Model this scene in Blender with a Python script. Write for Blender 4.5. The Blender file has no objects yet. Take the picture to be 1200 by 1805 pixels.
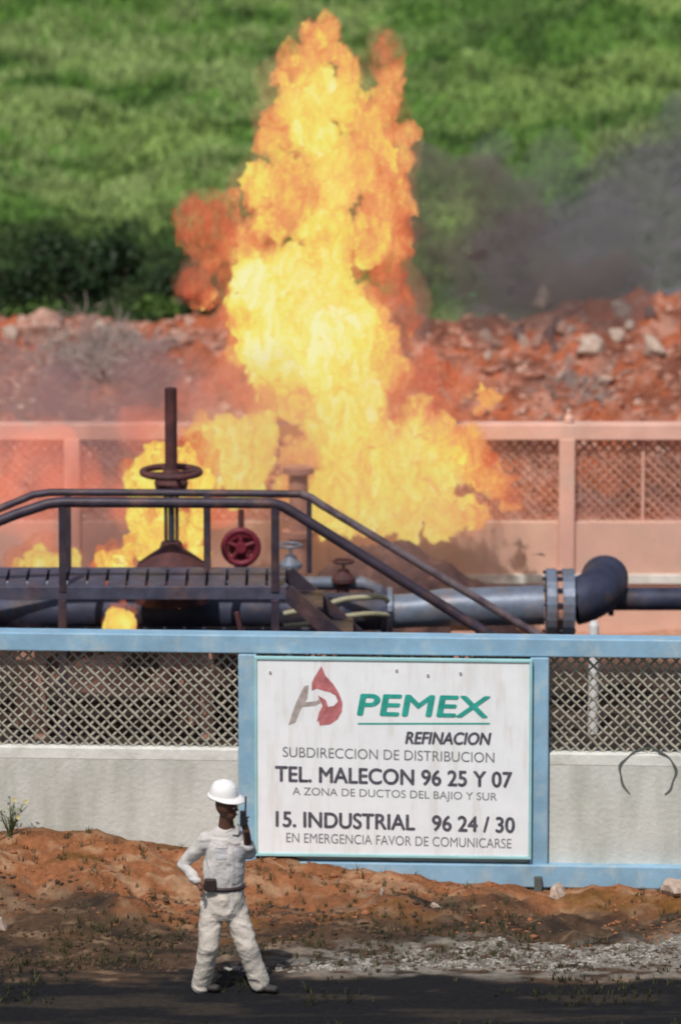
import bpy, bmesh, math, random
import numpy as np
from mathutils import Vector, Matrix

random.seed(7); np.random.seed(7)
S = bpy.context.scene
COL = S.collection
R = math.radians

# ------------------------------------------------------------------ camera
F, H, TH = 11000.0, 14.8, R(11.7)          # focal length in photo pixels, height of the eye, pitch down
cd = bpy.data.cameras.new('camera'); cam = bpy.data.objects.new('camera', cd); COL.objects.link(cam)
cam.location = (0, 0, H); cam.rotation_euler = (R(90) - TH, 0, 0)
cd.sensor_fit = 'VERTICAL'; cd.sensor_height = 36; cd.lens = 36 * F / 1805
cd.clip_start = 1; cd.clip_end = 9000
cd.dof.use_dof = True; cd.dof.focus_distance = 54.5; cd.dof.aperture_fstop = 1.15
S.camera = cam

# ------------------------------------------------------------------ sky, sun, exposure
SUN_AZ, SUN_EL = R(199), R(55)             # clockwise from +Y: behind the camera, to its left
w = bpy.data.worlds.new('World'); S.world = w; w.use_nodes = True
nt = w.node_tree; bg = nt.nodes['Background']
sky = nt.nodes.new('ShaderNodeTexSky'); sky.sky_type = 'NISHITA'; sky.sun_disc = False
sky.sun_elevation = SUN_EL; sky.sun_rotation = SUN_AZ; sky.dust_density = 2.0; sky.air_density = 1.2
nt.links.new(sky.outputs[0], bg.inputs[0]); bg.inputs[1].default_value = 0.085
sl = bpy.data.lights.new('sun', 'SUN'); so = bpy.data.objects.new('sun', sl); COL.objects.link(so)
sl.energy = 3.4; sl.angle = R(0.53); sl.color = (1.0, 0.95, 0.87)
sv = Vector((math.sin(SUN_AZ) * math.cos(SUN_EL), math.cos(SUN_AZ) * math.cos(SUN_EL), math.sin(SUN_EL)))
so.rotation_euler = sv.to_track_quat('Z', 'Y').to_euler(); so.location = (-20, -10, 40)
S.view_settings.view_transform = 'Standard'; S.view_settings.look = 'None'
S.view_settings.gamma = 1; S.view_settings.exposure = 0.0; S.view_settings.use_curve_mapping = False
S.render.engine = 'CYCLES'
S.cycles.transparent_max_bounces = 24; S.cycles.volume_bounces = 0; S.cycles.max_bounces = 6
S.cycles.volume_step_rate = 4.0; S.cycles.volume_max_steps = 128
S.cycles.use_denoising = True
S.cycles.filter_width = 1.9

# ------------------------------------------------------------------ helpers
def P(px, py, Y):
    """the point at distance Y that the photograph shows at (px, py)"""
    u, v = (px - 600) / F, (py - 902.5) / F
    dy, dz = math.cos(TH) - v * math.sin(TH), -math.sin(TH) - v * math.cos(TH)
    t = Y / dy
    return Vector((t * u, Y, H + t * dz))

def srgb(r, g, b):
    f = lambda c: c / 12.92 if c <= .04045 else ((c + .055) / 1.055) ** 2.4
    return (f(r), f(g), f(b))

class MB:
    def __init__(s): s.v = []; s.f = []; s.sm = []
    def add(s, vs, fs, smooth=False):
        n = len(s.v); s.v += [tuple(p) for p in vs]
        s.f += [tuple(i + n for i in f) for f in fs]; s.sm += [smooth] * len(fs)
    def box(s, c, d, m=None):
        x, y, z = c; a, b, h = d[0] / 2, d[1] / 2, d[2] / 2
        vs = [Vector((x + i * a, y + j * b, z + k * h)) for k in (-1, 1) for j in (-1, 1) for i in (-1, 1)]
        if m is not None: vs = [m @ p for p in vs]
        s.add(vs, [(0, 2, 3, 1), (4, 5, 7, 6), (0, 1, 5, 4), (2, 6, 7, 3), (0, 4, 6, 2), (1, 3, 7, 5)])
    def bar(s, a, b, wd, th):
        """rectangular bar from a to b"""
        a, b = Vector(a), Vector(b); d = b - a; q = d.to_track_quat('Z', 'Y').to_matrix().to_4x4()
        m = Matrix.Translation((a + b) / 2) @ q
        s.box((0, 0, 0), (wd, th, d.length), m)
    def tube(s, pts, r, n=12, caps=True):
        pts = [Vector(p) for p in pts]; rs = r if isinstance(r, (list, tuple)) else [r] * len(pts)
        vs = []; up = None
        for i, p in enumerate(pts):
            d = (pts[min(i + 1, len(pts) - 1)] - pts[max(i - 1, 0)]).normalized()
            if up is None: up = Vector((0, 0, 1)) if abs(d.z) < .9 else Vector((1, 0, 0))
            a = d.cross(up).normalized(); up = a.cross(d).normalized()
            for k in range(n):
                t = 2 * math.pi * k / n
                vs.append(p + rs[i] * (math.cos(t) * a + math.sin(t) * up))
        m = len(pts)
        s.add(vs, [(i * n + k, i * n + (k + 1) % n, (i + 1) * n + (k + 1) % n, (i + 1) * n + k) for i in range(m - 1) for k in range(n)], True)
        if caps:
            s.add(vs[:n], [tuple(range(n))[::-1]]); s.add(vs[-n:], [tuple(range(n))])
    def lathe(s, c, prof, axis='Z', n=24):
        """prof: (radius, height) pairs"""
        c = Vector(c); q = {'Z': Matrix.Identity(3), 'X': Matrix.Rotation(R(90), 3, 'Y'), 'Y': Matrix.Rotation(R(-90), 3, 'X')}[axis]
        vs = [c + q @ Vector((r * math.cos(2 * math.pi * k / n), r * math.sin(2 * math.pi * k / n), h)) for r, h in prof for k in range(n)]
        m = len(prof)
        s.add(vs, [(i * n + k, i * n + (k + 1) % n, (i + 1) * n + (k + 1) % n, (i + 1) * n + k) for i in range(m - 1) for k in range(n)])
        s.add(vs[:n], [tuple(range(n))[::-1]]); s.add(vs[-n:], [tuple(range(n))])
    def torus(s, c, Rr, r, axis='Z', n=28, k=8, sq=1.0):
        c = Vector(c); q = {'Z': Matrix.Identity(3), 'X': Matrix.Rotation(R(90), 3, 'Y'), 'Y': Matrix.Rotation(R(90), 3, 'X')}[axis]
        vs = []
        for i in range(n):
            t = 2 * math.pi * i / n
            for j in range(k):
                u = 2 * math.pi * j / k
                vs.append(c + q @ Vector(((Rr + r * math.cos(u)) * math.cos(t), (Rr + r * math.cos(u)) * math.sin(t) * sq, r * math.sin(u))))
        s.add(vs, [(i * k + j, ((i + 1) % n) * k + j, ((i + 1) % n) * k + (j + 1) % k, i * k + (j + 1) % k) for i in range(n) for j in range(k)], True)
    def mesh(s, name):
        me = bpy.data.meshes.new(name); me.from_pydata(s.v, [], s.f); me.polygons.foreach_set('use_smooth', s.sm); me.update()
        bm = bmesh.new(); bm.from_mesh(me); bmesh.ops.recalc_face_normals(bm, faces=bm.faces); bm.to_mesh(me); bm.free()
        return me
    def build(s, name, mat, parent=None, bevel=0, loc=(0, 0, 0)):
        o = bpy.data.objects.new(name, s.mesh(name)); o.data.materials.append(mat); COL.objects.link(o); o.location = loc
        if parent: o.parent = parent
        if bevel:
            b = o.modifiers.new('bevel', 'BEVEL'); b.width = bevel; b.segments = 2; b.limit_method = 'ANGLE'
        return o

def tag(o, label=None, cat=None, group=None, kind=None):
    if label: o['label'] = label
    if cat: o['category'] = cat
    if group: o['group'] = group
    if kind: o['kind'] = kind
    return o
def empty(name, loc=(0, 0, 0), rz=0, label=None, cat=None, group=None):
    o = bpy.data.objects.new(name, None); COL.objects.link(o); o.location = loc; o.rotation_euler = (0, 0, rz)
    o.empty_display_size = .2
    return tag(o, label, cat, group)
def mesh_obj(name, me, mat, parent=None):
    o = bpy.data.objects.new(name, me); COL.objects.link(o)
    if mat: me.materials.clear(); me.materials.append(mat)
    if parent: o.parent = parent
    return o

def mat(name, col, rough=.75, var=.25, scale=4.0, bump=.15, metal=0.0, col2=None, thr=(.45, .62), s2=2.2, detail=6.0, bscale=None, attr=None, spec=.35, streak=None):
    """noisy procedural paint: col varied in value, with patches of col2"""
    m = bpy.data.materials.new(name); m.use_nodes = True; t = m.node_tree; L = t.links.new
    b = t.nodes['Principled BSDF']; b.inputs['Roughness'].default_value = rough; b.inputs['Metallic'].default_value = metal
    b.inputs['Specular IOR Level'].default_value = spec
    tc = t.nodes.new('ShaderNodeTexCoord')
    n1 = t.nodes.new('ShaderNodeTexNoise'); n1.inputs['Scale'].default_value = scale; n1.inputs['Detail'].default_value = detail; n1.inputs['Roughness'].default_value = .65
    L(tc.outputs['Object'], n1.inputs['Vector'])
    rp = t.nodes.new('ShaderNodeMapRange'); rp.inputs[1].default_value = .3; rp.inputs[2].default_value = .7
    rp.inputs[3].default_value = 1 - var; rp.inputs[4].default_value = 1 + var; L(n1.outputs[0], rp.inputs[0])
    if attr:
        a = t.nodes.new('ShaderNodeAttribute'); a.attribute_name = attr; base = a.outputs['Color']
    else:
        rgb = t.nodes.new('ShaderNodeRGB'); rgb.outputs[0].default_value = (*col, 1); base = rgb.outputs[0]
    if col2 is not None:
        n2 = t.nodes.new('ShaderNodeTexNoise'); n2.inputs['Scale'].default_value = s2; n2.inputs['Detail'].default_value = 7; n2.inputs['Roughness'].default_value = .6
        
        if streak:
            ms = t.nodes.new('ShaderNodeMapping'); ms.inputs['Scale'].default_value = streak; L(tc.outputs['Object'], ms.inputs['Vector']); L(ms.outputs[0], n2.inputs['Vector'])
        else: L(tc.outputs['Object'], n2.inputs['Vector'])
        r2 = t.nodes.new('ShaderNodeMapRange'); r2.inputs[1].default_value = thr[0]; r2.inputs[2].default_value = thr[1]; L(n2.outputs[0], r2.inputs[0])
        mx = t.nodes.new('ShaderNodeMix'); mx.data_type = 'RGBA'; L(r2.outputs[0], mx.inputs[0]); L(base, mx.inputs[6]); mx.inputs[7].default_value = (*col2, 1); base = mx.outputs[2]
    vm = t.nodes.new('ShaderNodeVectorMath'); vm.operation = 'SCALE'; L(base, vm.inputs[0]); L(rp.outputs[0], vm.inputs['Scale'])
    L(vm.outputs[0], b.inputs['Base Color'])
    if bump:
        n3 = t.nodes.new('ShaderNodeTexNoise'); n3.inputs['Scale'].default_value = bscale or scale * 4; n3.inputs['Detail'].default_value = 5
        L(tc.outputs['Object'], n3.inputs['Vector'])
        bp = t.nodes.new('ShaderNodeBump'); bp.inputs['Strength'].default_value = bump; bp.inputs['Distance'].default_value = .03
        L(n3.outputs[0], bp.inputs['Height']); L(bp.outputs[0], b.inputs['Normal'])
    return m

M = {}
M['blue'] = mat('blue_paint', (.25, .42, .57), .55, .16, 3, .1, col2=(.40, .50, .55), thr=(.5, .72), s2=5)
M['salmon'] = mat('salmon_glow_paint', (.72, .42, .34), .7, .15, 2.5, .1, col2=(.62, .46, .38), thr=(.5, .8))  # pink glow of the fire put into the rear wall's paint colour
M['plaster'] = mat('grey_render', (.58, .58, .54), .85, .10, 1.6, .25, col2=(.42, .42, .37), thr=(.44, .72), s2=2.4, bscale=22, streak=(1.6, 1, .35))
M['sill'] = mat('pale_sill', (.68, .68, .64), .85, .12, 3, .3, col2=(.48, .47, .42), thr=(.5, .75), s2=5)
M['glow_plaster'] = mat('salmon_glow_render', (.68, .42, .33), .85, .1, 1.6, .2, col2=(.62, .42, .32), thr=(.5, .7))  # same fire glow, put into the rear wall's render colour
M['wire'] = mat('galvanised_wire', (.36, .34, .28), .6, .3, 6, 0, metal=.1)
M['rust_wire'] = mat('rusty_wire', (.52, .27, .20), .6, .3, 5, 0, metal=.1)
M['board'] = mat('white_board', (.85, .87, .90), .45, .05, 3, .04, col2=(.66, .62, .58), thr=(.52, .85), s2=3, streak=(3.2, 1, .5))
M['aqua'] = mat('aqua_frame', (.34, .60, .62), .5, .12, 4, .05)
M['green_ink'] = mat('green_print', (.03, .35, .29), .6, .25, 14, 0)
M['dark_ink'] = mat('dark_print', (.09, .085, .11), .6, .6, 30, 0)
M['grey_ink'] = mat('grey_print', (.20, .20, .22), .6, .5, 30, 0)
M['red_ink'] = mat('red_print', (.48, .16, .17), .6, .35, 12, 0)
M['pale_ink'] = mat('tan_print', (.42, .36, .34), .6, .3, 12, 0)
M['graf'] = mat('black_spray', (.10, .11, .10), .7, .4, 10, 0)
M['steel'] = mat('dark_blue_pipe_steel', (.04, .045, .08), .6, .4, 4, .12, metal=.25, col2=(.10, .07, .06), thr=(.52, .72), s2=3)
M['steel_light'] = mat('grey_blue_pipe_steel', (.15, .18, .24), .45, .3, 4, .12, metal=.2, col2=(.22, .17, .16), thr=(.5, .75), s2=3)
M['rail'] = mat('sooty_rail_steel', (.05, .038, .055), .5, .35, 5, .1, metal=.2, col2=(.13, .07, .06), thr=(.5, .7), s2=4)
M['deck'] = mat('blue_grey_deck_steel', (.075, .075, .115), .5, .4, 5, .15, metal=.2, col2=(.12, .08, .09), thr=(.5, .7), s2=4)
M['rail_pale'] = mat('pale_rail_steel', (.22, .17, .18), .4, .35, 5, .1, metal=.3, col2=(.09, .06, .07), thr=(.45, .6), s2=5)  # paler grey-pink steel for the sloping rear handrail
M['rust'] = mat('rusty_valve_steel', (.10, .035, .035), .7, .4, 5, .2, metal=.1, col2=(.05, .025, .03), thr=(.45, .7), s2=4)
M['red'] = mat('red_valve_paint', (.17, .018, .035), .5, .3, 6, .1)
M['pinkpipe'] = mat('pinkish_brown_pipe', (.50, .26, .19), .7, .2, 5, .15, col2=(.25, .12, .10), thr=(.5, .7))
M['hose'] = mat('yellowish_hose', (.32, .30, .20), .5, .2, 6, .05)
M['white'] = mat('white_post_paint', (.70, .68, .68), .5, .1, 5, .05)

# ------------------------------------------------------------------ terrain noise
def _hash(ix, iy, seed):
    h = (ix * 374761393 + iy * 668265263 + seed * 974634777) & 0xffffffff
    h = ((h ^ (h >> 13)) * 1274126177) & 0xffffffff
    return ((h ^ (h >> 16)) & 0xffff) / 65535.0
def vnoise(x, y, seed=0):
    x = np.asarray(x, float); y = np.asarray(y, float)
    ix = np.floor(x).astype(np.int64); iy = np.floor(y).astype(np.int64)
    fx = x - ix; fy = y - iy; fx = fx * fx * (3 - 2 * fx); fy = fy * fy * (3 - 2 * fy)
    a = _hash(ix, iy, seed); b = _hash(ix + 1, iy, seed); c = _hash(ix, iy + 1, seed); d = _hash(ix + 1, iy + 1, seed)
    return (a * (1 - fx) + b * fx) * (1 - fy) + (c * (1 - fx) + d * fx) * fy
def fbm(x, y, seed=0, o=5, g=.5):
    s = 0; a = 1; t = 0
    for i in range(o):
        s = s + a * vnoise(x * 2 ** i, y * 2 ** i, seed + i * 17); t += a; a *= g
    return s / t
def sst(a, b, x):
    t = np.clip((x - a) / (b - a), 0, 1); return t * t * (3 - 2 * t)

WALL_YAW = R(-3.0)
def wall_y(x): return 55.0 + np.tan(WALL_YAW) * x
def height(x, Y):
    x = np.asarray(x, float); Y = np.asarray(Y, float)
    wy = 55.0 + math.tan(WALL_YAW) * np.clip(x, -12, 12)
    line = np.interp(x, [-12, -3, -2.2, -1.4, -.8, .5, 1.8, 3, 12], [.55, .44, .41, .31, .22, .09, -.03, -.04, -.05])
    bank = line * sst(wy - 3.4, wy - .5, Y) * (Y < wy + .1)
    front = (Y < wy + .05)
    z = bank + front * sst(52.3, 53.2, Y) * ((fbm(x * 2.2, Y * 2.2, 3, 5) - .5) * .38 * (1 - .7 * sst(wy - .5, wy, Y)))
    z = z + front * sst(51.9, 52.4, Y) * (fbm(x * 14, Y * 14, 5, 3) - .5) * .05
    # yard behind the first wall
    yard = (1 - front) * (1 - sst(65.5, 68, Y))
    z = z + yard * (fbm(x * 1.7, Y * 1.7, 9, 5) - .45) * .18
    # spoil bank behind the second wall
    crest = 1.25 + .30 * sst(1.5, 4, x) + .12 * (fbm(x * .7, 3.3 + 0 * x, 21, 3) - .5) * 4
    b = crest * sst(68.5, 76.6, Y) * (1 - .35 * sst(77, 79.2, Y))
    z = z + b + sst(68, 71, Y) * (1 - sst(77.5, 79.5, Y)) * ((fbm(x * 1.6, Y * 1.6, 31, 6, .6) - .5) * .75)
    # green slope, then the rounded top of the hill
    t = np.clip(Y - 78.6, 0, None)
    hl = 60 * (1 - np.exp(-t * .34 / 60))
    rough = sst(78.6, 81, Y) * ((fbm(x * .55, Y * .9, 41, 4) - .5) * 1.1 + (fbm(x * .9, Y * 3.2, 47, 4) - .5) * .42)
    fade = 1 - sst(200, 600, Y)
    return z + hl + rough * fade + (fbm(x * .01, Y * .01, 51, 3) - .5) * 20 * sst(150, 700, Y) + sst(30, 60, np.abs(x)) * (fbm(x * .05, Y * .05, 55, 3) - .3) * 3

def grid_mesh(name, xs, ys, colf, mt, kind='structure', smooth=True, dz=0, hf=height):
    X, Y = np.meshgrid(xs, ys); Z = hf(X, Y) + dz
    n, m = len(xs), len(ys)
    co = np.stack([X, Y, Z], -1).reshape(-1, 3)
    i = np.arange(n - 1)[None, :] + np.arange(m - 1)[:, None] * n
    f = np.stack([i, i + 1, i + n + 1, i + n], -1).reshape(-1, 4)
    me = bpy.data.meshes.new(name); me.vertices.add(len(co)); me.vertices.foreach_set('co', co.ravel())
    me.loops.add(f.size); me.loops.foreach_set('vertex_index', f.ravel().astype(np.int32))
    me.polygons.add(len(f)); me.polygons.foreach_set('loop_start', np.arange(0, f.size, 4, dtype=np.int32)); me.polygons.foreach_set('loop_total', np.full(len(f), 4, np.int32))
    me.polygons.foreach_set('use_smooth', np.full(len(f), smooth)); me.update(calc_edges=True)
    if colf:
        c = colf(X, Y).reshape(-1, 3); c = np.concatenate([c, np.ones((len(c), 1))], 1)
        a = me.color_attributes.new('albedo', 'FLOAT_COLOR', 'POINT'); a.data.foreach_set('color', c.ravel())
    o = mesh_obj(name, me, mt); tag(o, kind=kind); return o

def mixc(c0, c1, t): return c0 * (1 - t[..., None]) + np.array(c1) * t[..., None]
def solid(X, c): return np.broadcast_to(np.array(c, float), X.shape + (3,)).copy()

def front_col(X, Y):
    n = fbm(X * 1.3, Y * 2.6, 61, 5); n2 = fbm(X * 5, Y * 9, 67, 4)
    c = solid(X, (.25, .100, .045)); c = mixc(c, (.33, .19, .11), sst(.45, .7, n2)); c = mixc(c, (.16, .075, .025), sst(.52, .72, n))
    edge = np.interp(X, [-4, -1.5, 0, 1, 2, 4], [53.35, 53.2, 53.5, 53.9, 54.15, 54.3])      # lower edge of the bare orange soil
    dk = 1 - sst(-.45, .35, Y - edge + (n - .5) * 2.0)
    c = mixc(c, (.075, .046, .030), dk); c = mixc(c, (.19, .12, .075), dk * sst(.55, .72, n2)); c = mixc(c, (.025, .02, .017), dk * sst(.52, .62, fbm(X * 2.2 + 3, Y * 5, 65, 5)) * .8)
    c = mixc(c, (.13, .062, .032), (1 - sst(.10, .36, wall_y(X) - Y + (n2 - .5) * .3)) * .8 * (1 - sst(-1.0, .2, X) * .5))  # dark line of shade at the wall foot, painted into the soil colour
    n3 = fbm(X * 1.1 + 7, Y * 2.5, 63, 5)
    c = mixc(c, (.24, .22, .19), sst(-.5, .0, Y - 51.95) * (1 - sst(.0, .5, Y - 52.35 - np.clip(X, 0, 4) * .2)) * sst(-1.6, .4, X) * sst(.35, .55, n2) * .8)
    rd = mixc(solid(X, (.012, .012, .014)), (.042, .034, .027), sst(.5, .72, fbm(X * .9 + 5, Y * 4.5, 69, 5)) * .8)
    k9 = (1 - sst(-.16, .16, Y - 51.72 + (n3 - .5) * 1.1 + (n2 - .5) * .3))[..., None]
    c = c * (1 - k9) + rd * k9
    return c
def yard_col(X, Y):
    n = fbm(X * .8, Y * .8, 71, 5); n2 = fbm(X * 4, Y * 4, 73, 4)
    c = solid(X, (.028, .023, .022)); c = mixc(c, (.08, .05, .04), sst(.5, .75, n2) * .7)
    c = mixc(c, (.42, .24, .17), sst(63.2, 64.6, Y) * sst(.2, .5, n) * sst(1.5, 2.5, X))
    c = mixc(c, (.30, .10, .05), sst(65.6, 67, Y))
    return c
def bank_col(X, Y):
    n = fbm(X * .9, Y * 1.2, 81, 5); n2 = fbm(X * 4, Y * 4, 83, 5, .6)
    c = solid(X, (.36, .105, .050)); c = mixc(c, (.44, .22, .16), sst(.5, .68, n2)); c = mixc(c, (.13, .055, .04), sst(.5, .7, n) * .8)
    lf = 1 - sst(-2.6, -1.2, X)
    c = mixc(c, (.22, .13, .115), lf * sst(.35, .6, n) * sst(71, 73, Y) * .8)
    return c
def hill_col(X, Y):
    n = fbm(X * .5, Y * 1.1, 91, 5); n2 = fbm(X * 2.2, Y * 5, 93, 4)
    c = solid(X, (.075, .155, .03)); c = mixc(c, (.17, .25, .07), sst(.45, .65, n)); c = mixc(c, (.020, .045, .014), sst(.55, .7, n2) * .7)
    # darker blue-grey strip in the slope colour, climbing right above the spoil bank
    yl = 80.4 + np.clip(X - 1.0, 0, 9) * .62
    grey_strip = .8 * sst(-1.1, .2, yl - Y + (n - .5) * 1.6) * sst(.9, 2.1, X) * (Y < 110)
    c = mixc(c, (.075, .066, .080), grey_strip); c = mixc(c, (.13, .115, .13), grey_strip * sst(.5, .7, n2))
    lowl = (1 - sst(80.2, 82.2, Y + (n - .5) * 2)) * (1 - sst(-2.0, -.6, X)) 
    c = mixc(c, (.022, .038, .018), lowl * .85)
    far = sst(150, 500, Y)
    return mixc(c, (.10, .14, .07), far * .6)
def road_col(X, Y):
    n = fbm(X * 1.2, Y * 3, 101, 5)
    c = solid(X, (.018, .018, .020)); return mixc(c, (.034, .030, .026), sst(.5, .75, n))

M['soil'] = mat('soil', (1, 1, 1), .95, .32, 14, .55, attr='albedo', bscale=30, spec=.1)
M['hill'] = mat('hill_turf', (1, 1, 1), .95, .35, 5, .6, attr='albedo', bscale=12, spec=.1)
M['asphalt'] = mat('asphalt', (1, 1, 1), .85, .35, 40, .5, attr='albedo', bscale=90, spec=.3)

def axis(fine, coarse):
    return np.unique(np.concatenate([np.arange(fine[0], fine[1], fine[2])] + [np.array(coarse, float)]))
outx = [-2500, -1200, -600, -300, -150, -80, -50, -35, -25, -18, -14, -11, -9, -8, -7, -6, -5.4]; outx = outx + [-v for v in outx]
xs = axis((-5, 5.01, .045), outx)
xsy = axis((-5, 5.01, .1), outx)
grid_mesh('road', xsy, np.array([-400, -100, -30, 0, 20, 35, 42, 46, 48, 49, 49.5, 49.8]), road_col, M['asphalt'])
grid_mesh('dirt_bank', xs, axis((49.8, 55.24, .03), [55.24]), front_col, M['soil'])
grid_mesh('ground', xsy, axis((55.24, 68.0, .12), [68.0]), yard_col, M['soil'])
grid_mesh('spoil_bank', xs, axis((68.0, 78.6, .06), [78.6]), bank_col, M['soil'])
grid_mesh('hillside', xs, axis((78.6, 96, .08), [96, 97, 98.5, 100, 103, 107, 112, 120, 130, 145, 165, 190, 230, 300, 400, 600, 900, 1500, 2500, 4000]), hill_col, M['hill'])

def gz(x, Y): return float(height(np.array([x]), np.array([Y]))[0])

# ------------------------------------------------------------------ walls
def diamond_mesh(mb, x0, x1, z0, z1, y, pitch, r):
    """woven wire: two sets of slanted strands"""
    for sgn in (1, -1):
        k0 = k = x0 - (z1 - z0) - pitch; jr = random.Random(int(x0 * 100) + sgn)
        while k < x1 + (z1 - z0) + pitch:
            k = k0 + jr.uniform(-.011, .011); rj = r * jr.uniform(.75, 1.3)
            # strand x = k + sgn*(z - z0) , clipped to the panel
            za, zb = z0, z1
            f = lambda z: k + sgn * (z - z0)
            pts = []
            lo, hi = (za, zb)
            if sgn > 0: lo = max(lo, z0 + (x0 - k)); hi = min(hi, z0 + (x1 - k))
            else: lo = max(lo, z0 + (k - x1)); hi = min(hi, z0 + (k - x0))
            if hi - lo > .01:
                a = Vector((f(lo), y + sgn * r * .9, lo)); b = Vector((f(hi), y + sgn * r * .9, hi))
                n = max(1, int((hi - lo) / (pitch / 2)))
                # the strand weaves in and out at every crossing
                pp = [a.lerp(b, i / n) + Vector((jr.uniform(-.006, .006), (r * .5 if i % 2 else -r * .5), 0)) for i in range(n + 1)]
                mb.tube(pp, rj, n=4, caps=False)
            k0 += pitch; k = k0

def px_x(px, py, Y): return P(px, py, Y).x
SC = 195.6      # photo pixels per metre at the first wall
wall = empty('perimeter_wall', (0, 55, 0), WALL_YAW, 'pale grey rendered wall with light blue frame and wire mesh, in front', 'wall')
posts = [-.835 - 5.24, -.835 - 2.62, -.835, 1.80, 1.80 + 2.63, 1.80 + 5.26]
tz = 2.13
mb = MB(); mb.box((0.8, 0, tz + .07), (14.5, .20, .17)); mb.build('top_beam', M['blue'], wall, .012)
mb = MB(); mb.box((4.17 , -.035, .085), (10.0, .24, .21)); mb.build('bottom_beam', M['blue'], wall, .012)
for i, x in enumerate(posts):
    mb = MB(); mb.box((x, -.012, (tz - .02) / 2 - .1), (.17, .19, tz + .2 - .02)); mb.build('post', M['blue'], wall, .012)
for a, b in zip(posts[:-1], posts[1:]):
    z1 = 1.21
    mb = MB(); mb.box(((a + b) / 2, .02, (z1 - .2) / 2), (b - a - .17, .14, z1 + .2)); mb.build('wall_panel', M['plaster'], wall, .01)
    mb = MB(); mb.box(((a + b) / 2, .02, z1 - .055), (b - a - .176, .146, .116)); mb.build('sill', M['sill'], wall, .012)
    mb = MB(); diamond_mesh(mb, a + .085, b - .085, z1, tz - .016, .03, .100, .0112)
    o = mb.build('wire_mesh', M['wire'], wall); tag(o, kind='stuff')
# stub of conduit and dark bracket at the foot of the second post
mb = MB(); mb.box((1.80, -.18, .02), (.07, .05, .14)); mb.build('bracket', M['graf'], wall)
# sprayed ring on the right-hand panel
ring = []
cx, cz, rr = 3.60-.80, .93, .235
cx = px_x(1140, 1365, 55) ; cz = P(0, 1362, 54.85).z
mb = MB(); pr = []
n = 40
for i in range(n + 1):
    t = R(-52) + R(284) * i / n
    wob = 1 + .03 * math.sin(5 * t) + .02 * math.sin(9 * t + 1)
    pr.append((math.cos(t) * .25 * wob, math.sin(t) * .235 * wob))
vs = []; fs = []
for i, (x, z) in enumerate(pr):
    l = math.hypot(x, z); wdt = (.011 + .004 * math.sin(i * .9)) * (.5 + .5 * min(1, i / 6, (n - i) / 6))
    vs += [(cx + x * (1 - wdt / l), -.057, cz + z * (1 - wdt / l)), (cx + x * (1 + wdt / l), -.057, cz + z * (1 + wdt / l))]
fs = [(2 * i, 2 * i + 1, 2 * i + 3, 2 * i + 2) for i in range(n)]
mb.add(vs, fs); o = mb.build('spray_mark', M['graf'], wall); tag(o, 'black sprayed open ring')

# second wall
fy = 65.2
w2 = empty('rear_wall', (0, fy, 0), 0, 'rendered wall coloured pink for the fire glow, with wire mesh, behind the pipes and the fire', 'wall')
p0 = px_x(998, 850, fy); posts2 = [p0 - 2.63 * 4, p0 - 2.63 * 3, p0 - 2.63 * 2, p0 - 2.63, p0, p0 + 2.63, p0 + 5.26]
mb = MB(); mb.box((0, 0, tz + .05), (17, .20, .17)); mb.build('top_beam', M['salmon'], w2, .012)
for x in posts2:
    mb = MB(); mb.box((x, -.012, tz / 2 - .12), (.17, .19, tz + .2)); mb.build('post', M['salmon'], w2, .012)
mb = MB(); mb.lathe((p0 + .02, 0, tz + .145), [(.05, 0), (.05, .05), (.025, .08), (.025, .14)], n=10); mb.build('post_cap', M['salmon'], w2)
for a, b in zip(posts2[:-1], posts2[1:]):
    mb = MB(); mb.box(((a + b) / 2, .02, .5), (b - a - .17, .14, 1.4)); mb.build('wall_panel', M['glow_plaster'], w2, .01)
    mb = MB(); mb.box(((a + b) / 2, -.06, .58), (b - a - .17, .05, .10)); mb.build('ledge', M['sill'], w2, .006)
    mb = MB(); diamond_mesh(mb, a + .085, b - .085, 1.2, tz - .036, .03, .105, .0112)
    o = mb.build('wire_mesh', M['rust_wire'], w2); tag(o, kind='stuff')
    mb = MB(); mb.tube([((a + b) / 2 - .5, .01, 1.2), ((a + b) / 2 - .5, .01, tz - .03)], .018, 8); mb.build('mesh_post', M['salmon'], w2)

# ------------------------------------------------------------------ the sign
SY = -.135
sx0, sx1 = px_x(455, 1340, 54.9), px_x(933, 1340, 54.9)
sz1, sz0 = P(700, 1166, 54.8).z, P(700, 1508, 54.8).z
sign = empty('sign_board', (0, 55, 0), WALL_YAW, 'white board with red emblem, green and dark lettering between two blue posts', 'sign')
mb = MB(); mb.box(((sx0 + sx1) / 2, SY, (sz0 + sz1) / 2), (sx1 - sx0, .03, sz1 - sz0)); mb.build('board', M['board'], sign, .004)
for c, d in [(((sx0 + sx1) / 2, SY - .004, sz1 + .0125), (sx1 - sx0 + .05, .05, .025)), (((sx0 + sx1) / 2, SY - .004, sz0 - .0125), (sx1 - sx0 + .05, .05, .025)),
             ((sx0 - .0125, SY - .004, (sz0 + sz1) / 2), (.025, .05, sz1 - sz0)), ((sx1 + .0125, SY - .004, (sz0 + sz1) / 2), (.025, .05, sz1 - sz0))]:
    mb = MB(); mb.box(c, d); mb.build('frame', M['aqua'], sign, .004)
def sgn_xz(px, py):                      # board coordinates of a spot of the sign
    return (sx0 + (px - 455) / 478 * (sx1 - sx0), sz1 - (py - 1166) / 342 * (sz1 - sz0))
LY = SY - .0175
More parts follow.
